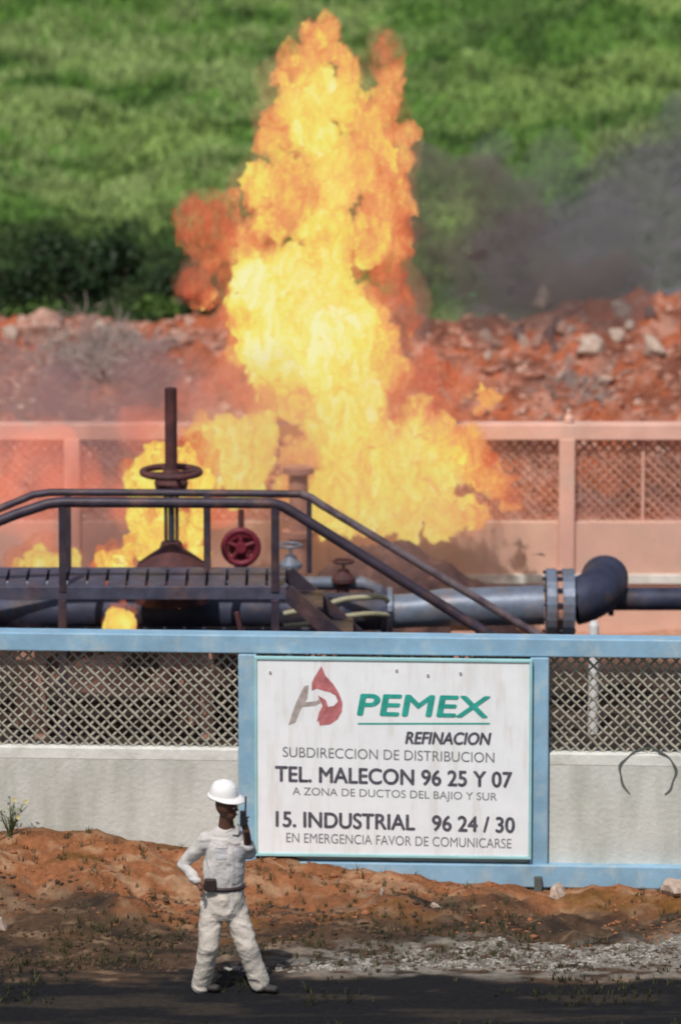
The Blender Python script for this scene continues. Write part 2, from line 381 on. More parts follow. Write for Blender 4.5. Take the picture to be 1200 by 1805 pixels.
def text(s, px0, px1, py0, py1, m, shear=0, bold=.0, tilt=0):
    """one printed line filling the given box"""
    cu = bpy.data.curves.new('t', 'FONT'); cu.body = s; cu.size = 1; cu.shear = shear; cu.offset = 0; cu.extrude = 0
    o = bpy.data.objects.new('t', cu); COL.objects.link(o)
    bpy.context.view_layer.update()
    me = bpy.data.meshes.new_from_object(o.evaluated_get(bpy.context.evaluated_depsgraph_get()))
    bpy.data.objects.remove(o); bpy.data.curves.remove(cu)
    co = np.empty(len(me.vertices) * 3); me.vertices.foreach_get('co', co); co = co.reshape(-1, 3)
    lo, hi = co.min(0), co.max(0); (xa, za), (xb, zb) = sgn_xz(px0, py1), sgn_xz(px1, py0)
    u = (co[:, 0] - lo[0]) / (hi[0] - lo[0]); v = (co[:, 1] - lo[1]) / (hi[1] - lo[1])
    out = np.stack([xa + u * (xb - xa), np.full(len(u), LY), za + v * (zb - za) + tilt * (u - .5)], -1)
    me.vertices.foreach_set('co', out.ravel()); me.update()
    if bold > .008:
        bm = bmesh.new(); bm.from_mesh(me); k_ = bold * .45
        for q, (dx, dz_) in enumerate([(k_, 0), (-k_, 0), (0, k_ * .7), (0, -k_ * .7)]):
            t_ = me.copy(); t_.transform(Matrix.Translation((dx, -.0007 * (q + 1), dz_))); bm.from_mesh(t_); bpy.data.meshes.remove(t_)
        bm.to_mesh(me); bm.free()
    o = mesh_obj('lettering', me, m, sign); return o
text('PEMEX', 632, 864, 1226, 1262, M['green_ink'], .12, .020, -.01)
mb = MB(); a, b = sgn_xz(632, 1277), sgn_xz(864, 1274)
mb.add([(a[0], LY, a[1] - .008), (b[0], LY, b[1] - .008), (b[0], LY, b[1] + .008), (a[0], LY, a[1] + .008)], [(0, 1, 2, 3)]); mb.build('rule_line', M['green_ink'], sign)
text('REFINACION', 716, 866, 1290, 1311, M['dark_ink'], .2, .012)
text('SUBDIRECCION DE DISTRIBUCION', 500, 872, 1322, 1340, M['grey_ink'], 0, .006, -.03)
text('TEL. MALECON 96 25 Y 07', 487, 903, 1356, 1383, M['dark_ink'], 0, .012, -.03)
text('A ZONA DE DUCTOS DEL BAJIO Y SUR', 517, 877, 1393, 1411, M['grey_ink'], 0, .004, -.03)
text('15. INDUSTRIAL   96 24 / 30', 488, 908, 1436, 1463, M['dark_ink'], 0, .012, -.03)
text('EN EMERGENCIA FAVOR DE COMUNICARSE', 506, 903, 1474, 1491, M['grey_ink'], 0, .004, -.03)
def flat(name, pts, m, dy=0, parent=sign):
    mb = MB(); mb.add([(sgn_xz(*p)[0], LY - dy, sgn_xz(*p)[1]) for p in pts], [tuple(range(len(pts)))]); return mb.build(name, m, parent)
flat('emblem_drop', [(568, 1176), (575, 1193), (588, 1207), (598, 1222), (605, 1240), (604, 1256), (596, 1270), (583, 1279), (565, 1281), (563, 1272), (573, 1262), (578, 1248), (590, 1246), (597, 1238), (593, 1228), (583, 1222), (572, 1220), (560, 1216), (551, 1220), (551, 1206), (556, 1196), (562, 1186)], M['red_ink'])
flat('emblem_stroke', [(538, 1212), (546, 1210), (543, 1234), (532, 1252), (522, 1276), (510, 1281), (516, 1262), (524, 1240)], M['pale_ink'])
flat('emblem_stroke', [(524, 1242), (560, 1238), (568, 1230), (566, 1241), (556, 1246), (523, 1249)], M['pale_ink'], .0015)
flat('emblem_stroke', [(562, 1228), (576, 1236), (580, 1248), (572, 1262), (560, 1274), (564, 1258), (570, 1246)], M['red_ink'], .003)
for px, py in ((478, 1188), (700, 1182), (755, 1190), (812, 1186)):    # bolts along the head of the board
    x, z = sgn_xz(px, py); mb = MB(); mb.lathe((x, SY - .02, z), [(.012, -.008), (.012, .006)], 'Y', 10); mb.build('bolt', M['pale_ink'], sign)

# ------------------------------------------------------------------ walkway over the pipes
YN, YF = 59.3, 60.15
wk = empty('walkway', tuple(P(300, 1035, 59.7).to_tuple()[:2]) + (0,), 0, 'sooty steel walkway crossing over the pipes, handrails sloping down with the stair on the right', 'walkway')
O = Vector(wk.location)
def loc(v): return Vector(v) - O
def rail(pts, Y, r):
    mb = MB(); mb.tube([loc(P(a, b, Y)) for a, b in pts], r, 10); return mb.build('handrail', M['rail'], wk)
rail([(-260, 1000), (0, 918), (30, 906), (85, 888), (110, 885), (480, 887), (500, 893), (520, 905), (870, 1124), (930, 1166)], YN, .052)
rail([(-260, 978), (-20, 905), (60, 872), (90, 868), (330, 869), (530, 871)], YF, .038)
mb = MB(); mb.tube([loc(P(a, b, YF)) for a, b in [(530, 871), (548, 877), (565, 889), (955, 1124), (1000, 1155)]], .040, 10); mb.build('handrail', M['rail_pale'], wk)
zd = P(300, 1034, YN).z
for px, Y, r, top in [(110, YN, .035, 888), (485, YN, .04, 890), (365, YF, .035, 871), (545, YF, .025, 880), (120, YF, .03, 871), (-120, YN, .035, 956)]:
    mb = MB(); a = P(px, top, Y); mb.bar(loc(a), loc((a.x, a.y, zd - .05)), r * 2, r * 2); mb.build('rail_post', M['rail'], wk, .006)
for px, Y, pyt in [(860, YN, 1118), (700, YN, 1018), (945, YF, 1118), (775, YF, 1016)]:
    a = P(px, pyt, Y); zb = max(0.0, zd - (a.x - P(500, 0, Y).x) * .62) if px < 850 else 0
    if px >= 850:
        mb = MB(); mb.bar(loc(a), loc((a.x, a.y, 0)), .07, .07); mb.build('rail_post', M['rail'], wk, .006)
xa, xb = P(-60, 1034, YN).x, P(505, 1034, YN).x
for Y in (YN, YF):
    mb = MB(); mb.box(loc(((xa + xb) / 2, Y, zd - .06)), (xb - xa, .05, .13)); mb.build('deck_beam', M['deck'], wk, .006)
nb = 16
for i in range(nb):
    x = xa + (xb - xa) * (i + .5) / nb
    mb = MB(); mb.box(loc((x, (YN + YF) / 2, zd - .01)), ((xb - xa) / nb - .03, YF - YN - .06, .03)); mb.build('deck_plate', M['deck'], wk)
zs = zd; xs_ = xb
for Y in (YN, YF):
    mb = MB(); mb.bar(loc((xb, Y, zd - .05)), loc((xb + 1.85, Y, .02)), .04, .16); mb.build('stringer', M['rail'], wk, .004)
for i in range(6):
    t = (i + .8) / 6.3
    mb = MB(); mb.box(loc((xb + 1.85 * t, (YN + YF) / 2, zd * (1 - t))), (.24, YF - YN - .08, .03)); mb.build('tread', M['rail'], wk)
for px in (110, 485):
    for Y in (YN, YF):
        x = P(px, 1034, Y).x; mb = MB(); mb.bar(loc((x, Y, zd - .125)), loc((x, Y, -.1)), .08, .08); mb.build('support_leg', M['rail'], wk, .006)

# ------------------------------------------------------------------ pipework
def flange(mb, c, r, t, ax='X'):
    mb.lathe(c, [(r, -t / 2), (r, t / 2)], ax, 28)
def bolts(c, r, parent, m, ax='X', n=10, hl=.05):
    for i in range(n):
        t = 2 * math.pi * (i + .5) / n
        d = Vector((0, math.cos(t), math.sin(t))) if ax == 'X' else Vector((math.cos(t), 0, math.sin(t)))
        mb = MB(); mb.lathe(Vector(c) + d * r, [(.018, -hl), (.018, hl)], ax, 6); mb.build('bolt', m, parent)

# main line
Yp = 61.1
c0 = P(300, 1078, Yp)
mp = empty('main_pipe', (c0.x, Yp, 0), 0, 'thick dark blue pipe running low across the yard to the big bolted flange', 'pipe')
L_ = lambda v: Vector(v) - Vector(mp.location)
xl = -9.0; xf = P(683, 0, Yp).x; xe = P(965, 0, Yp).x; zc = c0.z
mb = MB(); mb.tube([L_((xl, Yp, zc)), L_((-4, Yp, zc)), L_((xf, Yp, zc))], .19, 28); mb.build('pipe_run', M['steel'], mp)
mb = MB(); flange(mb, L_((xf + .03, Yp, zc)), .245, .05); mb.build('flange', M['steel_light'], mp, .006)
mb = MB(); flange(mb, L_((xf - .03, Yp, zc)), .245, .05); mb.build('flange', M['steel'], mp, .006)
mb = MB(); mb.tube([L_((xf + .05, Yp, zc)), L_((xf + .25, Yp, zc + .01)), L_((xf + .55, Yp, zc + .04)), L_((xe, Yp, zc + .07))], [.17, .17, .19, .20], 28); mb.build('pipe_run', M['steel_light'], mp)
for px in (40, 330, 560, 820):
    x = P(px, 0, Yp).x; mb = MB(); mb.box(L_((x, Yp, (zc - .19) / 2 - .02)), (.25, .4, max(.05, zc - .19 + .06))); mb.build('saddle', M['pinkpipe'], mp, .01)
x = P(978, 0, Yp).x; c = L_((x, Yp, zc + .07))
mb = MB(); flange(mb, c + Vector((0, 0, 0)), .365, .10); mb.build('flange', M['steel_light'], mp, .012)
mb = MB(); flange(mb, c + Vector((.17, 0, 0)), .365, .12); mb.build('flange', M['steel_light'], mp, .012)
mb = MB(); flange(mb, c + Vector((.08, 0, 0)), .31, .10); mb.build('gasket', M['pinkpipe'], mp)
bolts(c + Vector((.08, 0, 0)), .335, mp, M['steel'], 'X', 14, .16)
# elbow going back, and the thinner pipe to the right
e0 = L_((x + .22, Yp, zc + .10)); e1 = L_((P(1045, 0, 61.6).x, 61.9, P(1045, 1020, 61.9).z))
mb = MB(); pts = []
for i in range(9):
    t = i / 8; a = t * math.pi / 2
    pts.append(e0 + Vector((math.sin(a) * .34, (1 - math.cos(a)) * .6, .12 * t)))
mb.tube(pts, .24, 24); mb.build('elbow', M['steel'], mp)
YR = 61.55; zr = P(1140, 1056, YR).z
mb = MB(); mb.tube([L_((x + .42, YR, zr)), L_((x + .8, YR, zr)), L_((9, YR, zr))], .115, 20); mb.build('branch_pipe', M['steel'], mp)
mb = MB(); flange(mb, L_((x + .62, YR, zr)), .17, .05); mb.build('flange', M['steel'], mp, .006)

# second, lower pipe and a thin one beside it
Y2 = 59.0 + .0
c0 = P(300, 1118, 60.4)
lp = empty('lower_pipe', (c0.x, 60.4, 0), 0, 'thin dark pipe lying under the walkway in front of the thick one', 'pipe')
mb = MB(); mb.tube([Vector((-9, 0, c0.z)) - Vector((c0.x, 0, 0)), Vector((P(560, 0, 60.4).x - c0.x, 0, c0.z))], .075, 16); mb.build('pipe_run', M['steel'], lp)
mb = MB(); flange(mb, Vector((P(566, 0, 60.4).x - c0.x, 0, c0.z)), .12, .04); mb.build('end_flange', M['steel_light'], lp)
for px in (60, 360):
    mb = MB(); mb.box((P(px, 0, 60.4).x - c0.x, 0, c0.z / 2 - .07), (.12, .12, c0.z - .12)); mb.build('saddle', M['pinkpipe'], lp)
# upper thin pipe, just behind the deck
c1 = P(400, 1028, 61.9)
up = empty('upper_pipe', (c1.x, 61.9, 0), 0, 'slim grey pipe on stands behind the walkway, above the thick blue pipe', 'pipe')
mb = MB(); mb.tube([(-9 - c1.x, 0, c1.z), (P(640, 0, 61.9).x - c1.x, 0, c1.z), (P(665, 0, 61.9).x - c1.x, .0, c1.z - .05), (P(672, 0, 61.9).x - c1.x, 0, c1.z - .5)], .07, 16); mb.build('pipe_run', M['steel_light'], up)
for px in (20, 300, 600):
    mb = MB(); mb.box((P(px, 0, 61.9).x - c1.x, 0, c1.z / 2 - .07), (.08, .08, c1.z - .0)); mb.build('stand', M['rust'], up)

# hoses sweeping towards the flange
def hose(name, pts, r, m, label):
    mb = MB(); P3 = [P(*p) for p in pts]; b = P3[0]
    # smooth with Catmull-Rom
    q = [P3[0]] + P3 + [P3[-1]]; out = []
    for i in range(1, len(q) - 2):
        for k in range(8):
            t = k / 8; a0, a1, a2, a3 = q[i - 1:i + 3]
            out.append(.5 * ((2 * a1) + (a2 - a0) * t + (2 * a0 - 5 * a1 + 4 * a2 - a3) * t * t + (3 * a1 - a0 - 3 * a2 + a3) * t ** 3) - b)
    out.append(P3[-1] - b)
    mb.tube(out, r, 10); o = mb.build(name, m, None, 0, b); return tag(o, label, 'hose')
hose('hose', [(500, 1082, 60.7), (560, 1070, 60.7), (610, 1056, 60.7), (668, 1052, 60.7), (684, 1060, 60.75)], .028, M['hose'], 'upper of two pale yellowish hoses curving to the middle flange')
hose('hose', [(500, 1104, 60.55), (560, 1098, 60.55), (600, 1088, 60.55), (650, 1082, 60.6), (684, 1084, 60.75)], .026, M['hose'], 'lower of two pale yellowish hoses curving to the middle flange')

# gate valve at the left
vb = P(303, 1010, 60.7)
gv = empty('gate_valve', (vb.x, 60.7, 0), 0, 'tall rusty gate valve with long upright stem and horizontal handwheel, flames right behind it', 'valve')
zv = lambda py: P(303, py, 60.7).z
mb = MB(); mb.tube([(0, 0, zv(840)), (0, 0, zv(684))], [.062, .062], 14); mb.build('stem_cover', M['rust'], gv)
mb = MB(); mb.torus((0, 0, zv(832)), .285, .034); mb.build('handwheel', M['rust'], gv)
hw = gv.children[-1]
for i in range(4):
    a = R(20 + 90 * i); mb = MB(); mb.tube([(0, 0, zv(836)), (.28 * math.cos(a), .28 * math.sin(a), zv(832))], .022, 8); mb.build('spoke', M['rust'], hw)
mb = MB(); mb.lathe((0, 0, 0), [(.06, zv(872)), (.15, zv(866)), (.17, zv(850)), (.12, zv(838)), (.06, zv(826))], n=20); mb.build('gearbox', M['rust'], gv, .006)
for sx in (-1, 1):
    mb = MB(); mb.bar((sx * .055, 0, zv(965)), (sx * .055, 0, zv(868)), .035, .08); mb.build('yoke', M['rust'], gv, .005)
mb = MB(); mb.tube([(0, 0, zv(985)), (0, 0, zv(860))], .032, 10); mb.build('stem', M['steel'], gv)
mb = MB(); mb.lathe((0, 0, 0), [(.37, zv(1060)), (.38, zv(1010)), (.33, zv(992)), (.22, zv(978)), (.12, zv(966)), (.10, zv(955))], n=28)
mb.build('bonnet', M['rust'], gv, .01)
bolts((0, 0, zv(995)), .0, gv, M['steel'], 'X', 0)
for i in range(8):
    a = 2 * math.pi * i / 8; mb = MB(); mb.lathe((.31 * math.cos(a), .31 * math.sin(a), zv(1000)), [(.022, -.03), (.022, .06)], 'Z', 6); mb.build('bolt', M['steel'], gv)

# red handwheel valve
rb = P(425, 960, 61.6)
rv = empty('red_valve', (rb.x, 61.6, 0), 0, 'small valve with bright red handwheel, between the walkway posts', 'valve')
mb = MB(); mb.torus((0, -.12, rb.z), .17, .035, 'Y'); hwr = mb.build('handwheel', M['red'], rv)
for i in range(5):
    a = R(90 + 72 * i); mb = MB(); mb.tube([(0, -.12, rb.z), (.17 * math.cos(a), -.12, rb.z + .17 * math.sin(a))], .022, 8); mb.build('spoke', M['red'], hwr)
mb = MB(); mb.lathe((0, -.12, rb.z), [(.055, -.05), (.055, .06)], 'Y', 12); mb.build('hub', M['red'], hwr)
mb = MB(); mb.lathe((0, .08, rb.z), [(.13, -.10), (.16, 0), (.13, .10)], 'Y', 18); mb.build('valve_body', M['red'], rv, .006)
mb = MB(); mb.tube([(0, .05, rb.z + .1), (0, .05, rb.z + .35)], .03, 8); mb.build('stem', M['rust'], rv)
mb = MB(); mb.tube([(0, .08, rb.z - .1), (0, .08, 0)], .07, 12); mb.build('riser', M['rust'], rv)

# pinkish pipe standing in for a gap in the flames
rs = P(526, 900, 63.1)
ri = empty('flame_gap_pipe', (rs.x, 63.1, 0), 0, 'pinkish vertical pipe standing in for a gap in the middle of the fire', 'pipe')
mb = MB(); mb.tube([(0, 0, 0), (0, 0, P(526, 822, 63.1).z)], .10, 16); mb.build('pipe_run', M['pinkpipe'], ri)
mb = MB(); flange(mb, (0, 0, P(526, 828, 63.1).z), .16, .06, 'Z'); mb.build('flange', M['pinkpipe'], ri, .006)
mb = MB(); flange(mb, (0, 0, P(526, 940, 63.1).z), .17, .06, 'Z'); mb.build('flange', M['pinkpipe'], ri, .006)

# low manifold in front of the mound
def stub_valve(px, py, Y, h, label, m, wheel=.1):
    b = P(px, py, Y); e = empty('stub_valve', (b.x, Y, 0), 0, label, 'valve', 'small valves on the low pipework')
    mb = MB(); mb.tube([(0, 0, -.05), (0, 0, b.z)], .06, 12); mb.build('riser', m, e)
    mb = MB(); mb.lathe((0, 0, b.z), [(.07, 0), (.12, .03), (.12, .07), (.07, .12), (.05, .16)], n=16); mb.build('valve_body', m, e)
    mb = MB(); mb.tube([(0, 0, b.z + .15), (0, 0, b.z + h)], .018, 8); mb.build('stem', m, e)
    mb = MB(); mb.torus((0, 0, b.z + h), wheel, .016); mb.build('handwheel', m, e)
stub_valve(512, 1005, 62.2, .26, 'small grey valve just right of the right-hand walkway post', M['steel_light'], .11)
stub_valve(605, 1030, 61.8, .24, 'small dark valve left of the pale hoses\' flange', M['rust'])
# white stub post and short upright rod
b = P(1046, 1128, 60.6); mb = MB(); mb.lathe((0, 0, 0), [(.05, -.1), (.05, b.z + .15), (.035, b.z + .19)], n=16); tag(mb.build('marker_post', M['white'], None, .0, (b.x, 60.6, 0)), 'short white post below the big bolted flange', 'post')
b = P(426, 1118, 59.0); mb = MB(); mb.tube([(0, 0, 0), (0, 0, b.z + .0), (-.05, 0, b.z + .22)], .026, 8); tag(mb.build('steel_rod', M['rust'], None, 0, (b.x, 59.0, 0)), 'short rusty rod sticking up behind the blue beam, under the walkway', 'rod')

# charred mound that the fire burns on
def mound(name, cpx, Y, hw, hd, top_py, mt, label, seed, skew=0):
    c = P(cpx, top_py, Y); hz = c.z
    xs = np.linspace(-hw, hw, 60); ys = np.linspace(-hd, hd, 40)
    def hf(X, Yy):
        r2 = (X / hw) ** 2 + (Yy / hd) ** 2
        base = np.clip(1 - r2, 0, 1) ** .55 * (1 - skew * X / hw * .5)
        return hz * base * (1 + .35 * (fbm(X * 3 + 9, Yy * 3 + 4, seed, 5, .6) - .5)) - .03
    o = grid_mesh(name, xs, ys, None, mt, 'structure', True, 0, hf); o.location = (c.x, Y, 0); return o
M['char'] = mat('charred_earth', (.085, .05, .048), .95, .4, 9, .6, col2=(.20, .10, .075), thr=(.5, .7), s2=5, bscale=24, spec=.1)
mound('earth_mound', 710, 63.3, 1.3, .8, 962, M['char'], '', 5, .1)
mound('earth_mound', 250, 62.9, 1.2, .6, 1000, M['char'], '', 8, .0)

# ------------------------------------------------------------------ fire
def clouds_tex(size, depth=4, hard=False):
    t = bpy.data.textures.new('clouds', 'CLOUDS'); t.noise_scale = size; t.noise_depth = depth
    t.noise_type = 'HARD_NOISE' if hard else 'SOFT_NOISE'; return t
def bake(o):
    dg = bpy.context.evaluated_depsgraph_get(); dg.update()
    me = bpy.data.meshes.new_from_object(o.evaluated_get(dg)); o.modifiers.clear(); old = o.data; o.data = me
    bpy.data.meshes.remove(old); return o
def blob_mesh(name, blobs, Y, voxel, disp, mt, parent=None, seed=1, dy=.6, grow=1.0, sz=1.0, origin=None):
    """a billowing body: spheres (px, py, r px) at about distance Y, fused and ruffled"""
    rnd = random.Random(seed); bm = bmesh.new()
    for px, py, r, *rest in blobs:
        yo = rest[0] if rest else rnd.uniform(-dy, dy) * .6
        p = P(px, py, Y + yo); rad = r * grow / (F / (Y * 1.0))
        m = Matrix.Translation(p) @ Matrix.Rotation(rnd.uniform(0, 6), 4, 'Z') @ Matrix.Diagonal((rad * rnd.uniform(.9, 1.1), rad * rnd.uniform(.85, 1.1), rad * rnd.uniform(1.0, 1.25) * sz, 1))
        bmesh.ops.create_icosphere(bm, subdivisions=3, radius=1, matrix=m)
    me = bpy.data.meshes.new(name); bm.to_mesh(me); bm.free()
    o = bpy.data.objects.new(name, me); COL.objects.link(o)
    r = o.modifiers.new('r', 'REMESH'); r.mode = 'VOXEL'; r.voxel_size = voxel
    for sc_, st in disp:
        d = o.modifiers.new('d', 'DISPLACE'); d.texture = clouds_tex(sc_, 3); d.texture_coords = 'GLOBAL'; d.strength = st; d.mid_level = .5
    bpy.context.view_layer.update(); bake(o)
    o.data.polygons.foreach_set('use_smooth', np.ones(len(o.data.polygons), bool)); o.data.update()
    org = origin if origin is not None else Vector((0, 0, 0))
    o.data.transform(Matrix.Translation(-org)); o.location = (0, 0, 0) if parent else org
    o.data.materials.clear(); o.data.materials.append(mt)
    if parent: o.parent = parent
    return o


def vnoise3(p, seed=0):
    ip = np.floor(p).astype(np.int64); f = p - ip; f = f * f * (3 - 2 * f); r = 0
    for dx in (0, 1):
        for dy in (0, 1):
            for dz in (0, 1):
                w_ = (f[:, 0] if dx else 1 - f[:, 0]) * (f[:, 1] if dy else 1 - f[:, 1]) * (f[:, 2] if dz else 1 - f[:, 2])
                r = r + w_ * _hash(ip[:, 0] + dx + (ip[:, 2] + dz) * 7919, ip[:, 1] + dy, seed)
    return r
def fbm3(p, seed=0, o=4, g=.5):
    s_ = 0; a = 1; t = 0
    for i in range(o): s_ = s_ + a * vnoise3(p * 2 ** i + i * 11.3, seed + i * 13); t += a; a *= g
    return s_ / t

def flame_mat(name, strength=1.0, soft=.5, alpha=1.0, a_noise=.5, scale=3.0, shift=0.0, seed=0.0):
    """hot gas: colour follows the heat of the gas, mottled by turbulence; thins out in wisps and towards its rim"""
    m = bpy.data.materials.new(name); m.use_nodes = True; t = m.node_tree; L = t.links.new
    t.nodes.remove(t.nodes['Principled BSDF']); out = t.nodes['Material Output']
    tc = t.nodes.new('ShaderNodeTexCoord'); mp = t.nodes.new('ShaderNodeMapping'); mp.inputs['Location'].default_value = (seed, seed * .7, seed * 1.3); mp.inputs['Scale'].default_value = (1, 1, .5)
    L(tc.outputs['Object'], mp.inputs['Vector'])
    n1 = t.nodes.new('ShaderNodeTexNoise'); n1.inputs['Scale'].default_value = scale; n1.inputs['Detail'].default_value = 9; n1.inputs['Roughness'].default_value = .66; n1.inputs['Distortion'].default_value = 1.6
    L(mp.outputs[0], n1.inputs['Vector'])
    at = t.nodes.new('ShaderNodeAttribute'); at.attribute_name = 'gas_warmth'
    lw = t.nodes.new('ShaderNodeLayerWeight'); lw.inputs['Blend'].default_value = .5
    def math_(op, a, b, c=None):
        n = t.nodes.new('ShaderNodeMath'); n.operation = op
        for k, v in enumerate((a, b, c)):
            if v is None: continue
            if isinstance(v, (int, float)): n.inputs[k].default_value = v
            else: L(v, n.inputs[k])
        return n.outputs[0]
    h = math_('ADD', at.outputs['Fac'], shift)
    h = math_('MULTIPLY_ADD', math_('SUBTRACT', n1.outputs[0], .5), 1.15, h)
    h = math_('MULTIPLY_ADD', lw.outputs['Facing'], -.16, h)
    cr = t.nodes.new('ShaderNodeValToRGB'); e = cr.color_ramp.elements
    stops = [(0.0, (.30, .045, .025)), (.16, (.56, .10, .045)), (.33, (.76, .22, .09)), (.50, (.86, .40, .14)), (.64, (.90, .62, .13)), (.80, (.90, .79, .17)), (1.0, (.93, .88, .44))]
    e[0].position = 0; e[0].color = (*stops[0][1], 1); e[1].position = 1; e[1].color = (*stops[-1][1], 1)
    for p_, c_ in stops[1:-1]: k = e.new(p_); k.color = (*c_, 1)
    L(h, cr.inputs[0])
    em = t.nodes.new('ShaderNodeEmission'); em.inputs[1].default_value = strength; L(cr.outputs[0], em.inputs[0])
    tr = t.nodes.new('ShaderNodeBsdfTransparent')
    n2 = t.nodes.new('ShaderNodeTexNoise'); n2.inputs['Scale'].default_value = scale * 1.5; n2.inputs['Detail'].default_value = 8; n2.inputs['Roughness'].default_value = .62; n2.inputs['Distortion'].default_value = .8; L(mp.outputs[0], n2.inputs['Vector'])
    # opacity: hot and thick = dense, cool or grazing = thin
    o_ = math_('MULTIPLY_ADD', math_('SUBTRACT', n2.outputs[0], .5), a_noise * 2.4, math_('MULTIPLY_ADD', at.outputs['Fac'], .95, -.22))
    o_ = math_('ADD', o_, math_('MULTIPLY', math_('SUBTRACT', 1.0, lw.outputs['Facing']), math_('MULTIPLY_ADD', at.outputs['Fac'], .80, .40)))
    ar = t.nodes.new('ShaderNodeMapRange'); ar.interpolation_type = 'SMOOTHSTEP'
    ar.inputs[1].default_value = .52 - soft * .5; ar.inputs[2].default_value = .52 + soft; ar.inputs[3].default_value = 0; ar.inputs[4].default_value = alpha
    L(o_, ar.inputs[0])
    mx = t.nodes.new('ShaderNodeMixShader'); L(ar.outputs[0], mx.inputs[0]); L(tr.outputs[0], mx.inputs[1]); L(em.outputs[0], mx.inputs[2])
    L(mx.outputs[0], out.inputs['Surface'])
    return m
shell = flame_mat('flame_shell', 1.0, .95, .85, .95, 4.2, .02, 2.0)
core = flame_mat('flame_core', 1.0, .70, 1.0, .55, 3.4, .12, 8.0)

def flame_body(name, blobs, Y, voxel, mt, parent, seed, grow, amp, origin, dy=.35, sz=1.0):
    """spheres (px, py, r px, heat) fused, then torn by rising turbulence; 'heat' kept per vertex"""
    o = blob_mesh(name, [(b[0], b[1], b[2]) for b in blobs], Y, voxel, [], mt, None, seed, dy, grow, sz)
    me = o.data; n = len(me.vertices); co = np.empty(n * 3); me.vertices.foreach_get('co', co); co = co.reshape(-1, 3)
    nr = np.empty(n * 3); me.vertices.foreach_get('normal', nr); nr = nr.reshape(-1, 3)
    C = np.array([P(b[0], b[1], Y)[:] for b in blobs]); RR = np.array([b[2] for b in blobs]) * Y / F; HT = np.array([b[3] for b in blobs])
    q = co * np.array([1, 1, .45]) ; wp = np.stack([fbm3(q * 1.6, seed + 1, 3), fbm3(q * 1.6, seed + 2, 3), fbm3(q * 1.6, seed + 3, 3)], -1) - .5
    q2 = q + wp * .55
    d = (fbm3(q2 * 3.6, seed + 4, 2) - .56) * .75 + (fbm3(q2 * 11, seed + 5, 3, .6) - .5) * .55 + (fbm3(q2 * 30, seed + 6, 2) - .5) * .22
    w2 = np.stack([fbm3(q * 6.5, seed + 8, 3), fbm3(q * 6.5, seed + 9, 2), fbm3(q * 6.5, seed + 10, 3)], -1) - .5
    co2 = co + nr * (d * amp)[:, None] + (wp * np.array([.22, .2, .45])) * amp * 1.3 + w2 * np.array([.20, .15, .38]) * amp
    d2 = (co2[:, None, 0] - C[None, :, 0]) ** 2 + (co2[:, None, 2] - C[None, :, 2]) ** 2
    W = np.exp(-d2 / (RR[None] ** 2) * 1.3) + 1e-9; heat = (W * HT[None]).sum(1) / W.sum(1)
    co2 = co2 - np.array(origin[:])
    me.vertices.foreach_set('co', co2.ravel()); me.update()
    a = me.attributes.new('gas_warmth', 'FLOAT', 'POINT'); a.data.foreach_set('value', heat.astype(np.float32))
    o.location = (0, 0, 0); o.parent = parent
    return o

YFL = 63.7
fo = P(600, 950, YFL); fo.z = P(600, 952, YFL).z - .15
fire = empty('fire', tuple(fo), 0, 'tall yellow and orange fire roaring up from the pipework in front of the rear wall', 'fire')
YEL = [(600, 885, 55), (665, 880, 62), (740, 865, 55), (640, 800, 62), (715, 795, 55), (780, 830, 42), (800, 900, 36), (720, 925, 26), (770, 930, 22), (600, 730, 50), (640, 700, 45), (600, 660, 45),
       (400, 790, 46), (450, 765, 40), (375, 830, 34), (430, 840, 40), (465, 815, 30), (360, 760, 26), (470, 740, 24),
       (560, 390, 40), (590, 330, 42), (585, 270, 42), (550, 235, 45), (525, 185, 38), (560, 140, 34), (600, 175, 34), (465, 325, 32), (600, 410, 35)]
PAL = [(480, 620, 55), (530, 560, 72), (470, 515, 48), (560, 500, 62), (595, 575, 66), (640, 625, 48), (505, 470, 40), (450, 590, 36), (560, 640, 46), (655, 660, 30), (640, 560, 36), (590, 460, 40), (460, 480, 32), (660, 900, 40), (700, 850, 40)]
ORG = [(570, 68, 25), (550, 98, 26), (520, 112, 22), (594, 98, 15), (495, 140, 26), (488, 225, 27), (476, 245, 18), (625, 200, 32), (655, 230, 36), (682, 180, 25), (697, 130, 17), (690, 280, 34), (714, 240, 14), (676, 360, 40), (655, 420, 44), (640, 300, 44), (480, 400, 36), (445, 345, 30), (525, 340, 44), (500, 300, 26),
       (425, 430, 28), (430, 560, 26), (675, 600, 34), (690, 645, 34), (850, 690, 17), (845, 830, 32), (875, 850, 20), (785, 770, 34), (745, 735, 26), (355, 765, 32), (480, 690, 32), (525, 700, 24), (830, 780, 24), (845, 900, 26), (700, 425, 20), (345, 820, 22), (541, 50, 11), (612, 120, 18), (700, 330, 22), (525, 800, 30), (520, 860, 26), (545, 445, 24)]
RED = [(350, 385, 28), (392, 385, 32), (335, 408, 16), (370, 450, 24), (345, 490, 20), (318, 505, 12), (350, 515, 15), (415, 500, 20), (410, 560, 20), (680, 90, 24), (668, 72, 13), (420, 600, 20), (430, 695, 38), (395, 660, 26), (672, 470, 34), (698, 515, 32), (658, 525, 24), (720, 555, 26), (714, 400, 17), (700, 700, 32), (745, 655, 34), (800, 660, 28), (690, 745, 22), (340, 370, 15), (405, 410, 24), (762, 700, 24), (872, 800, 20), (900, 860, 16), (478, 425, 20), (622, 452, 18)]
ALLB = [(*b, .72) for b in YEL] + [(*b, .80) for b in PAL] + [(*b, .47) for b in ORG] + [(*b, .22) for b in RED]
flame_body('flame_shell', ALLB, YFL, .032, shell, fire, 3, .90, .62, fo)
flame_body('flame_core', [b for b in ALLB if b[3] > .4], YFL, .034, core, fire, 5, .82, .52, fo)
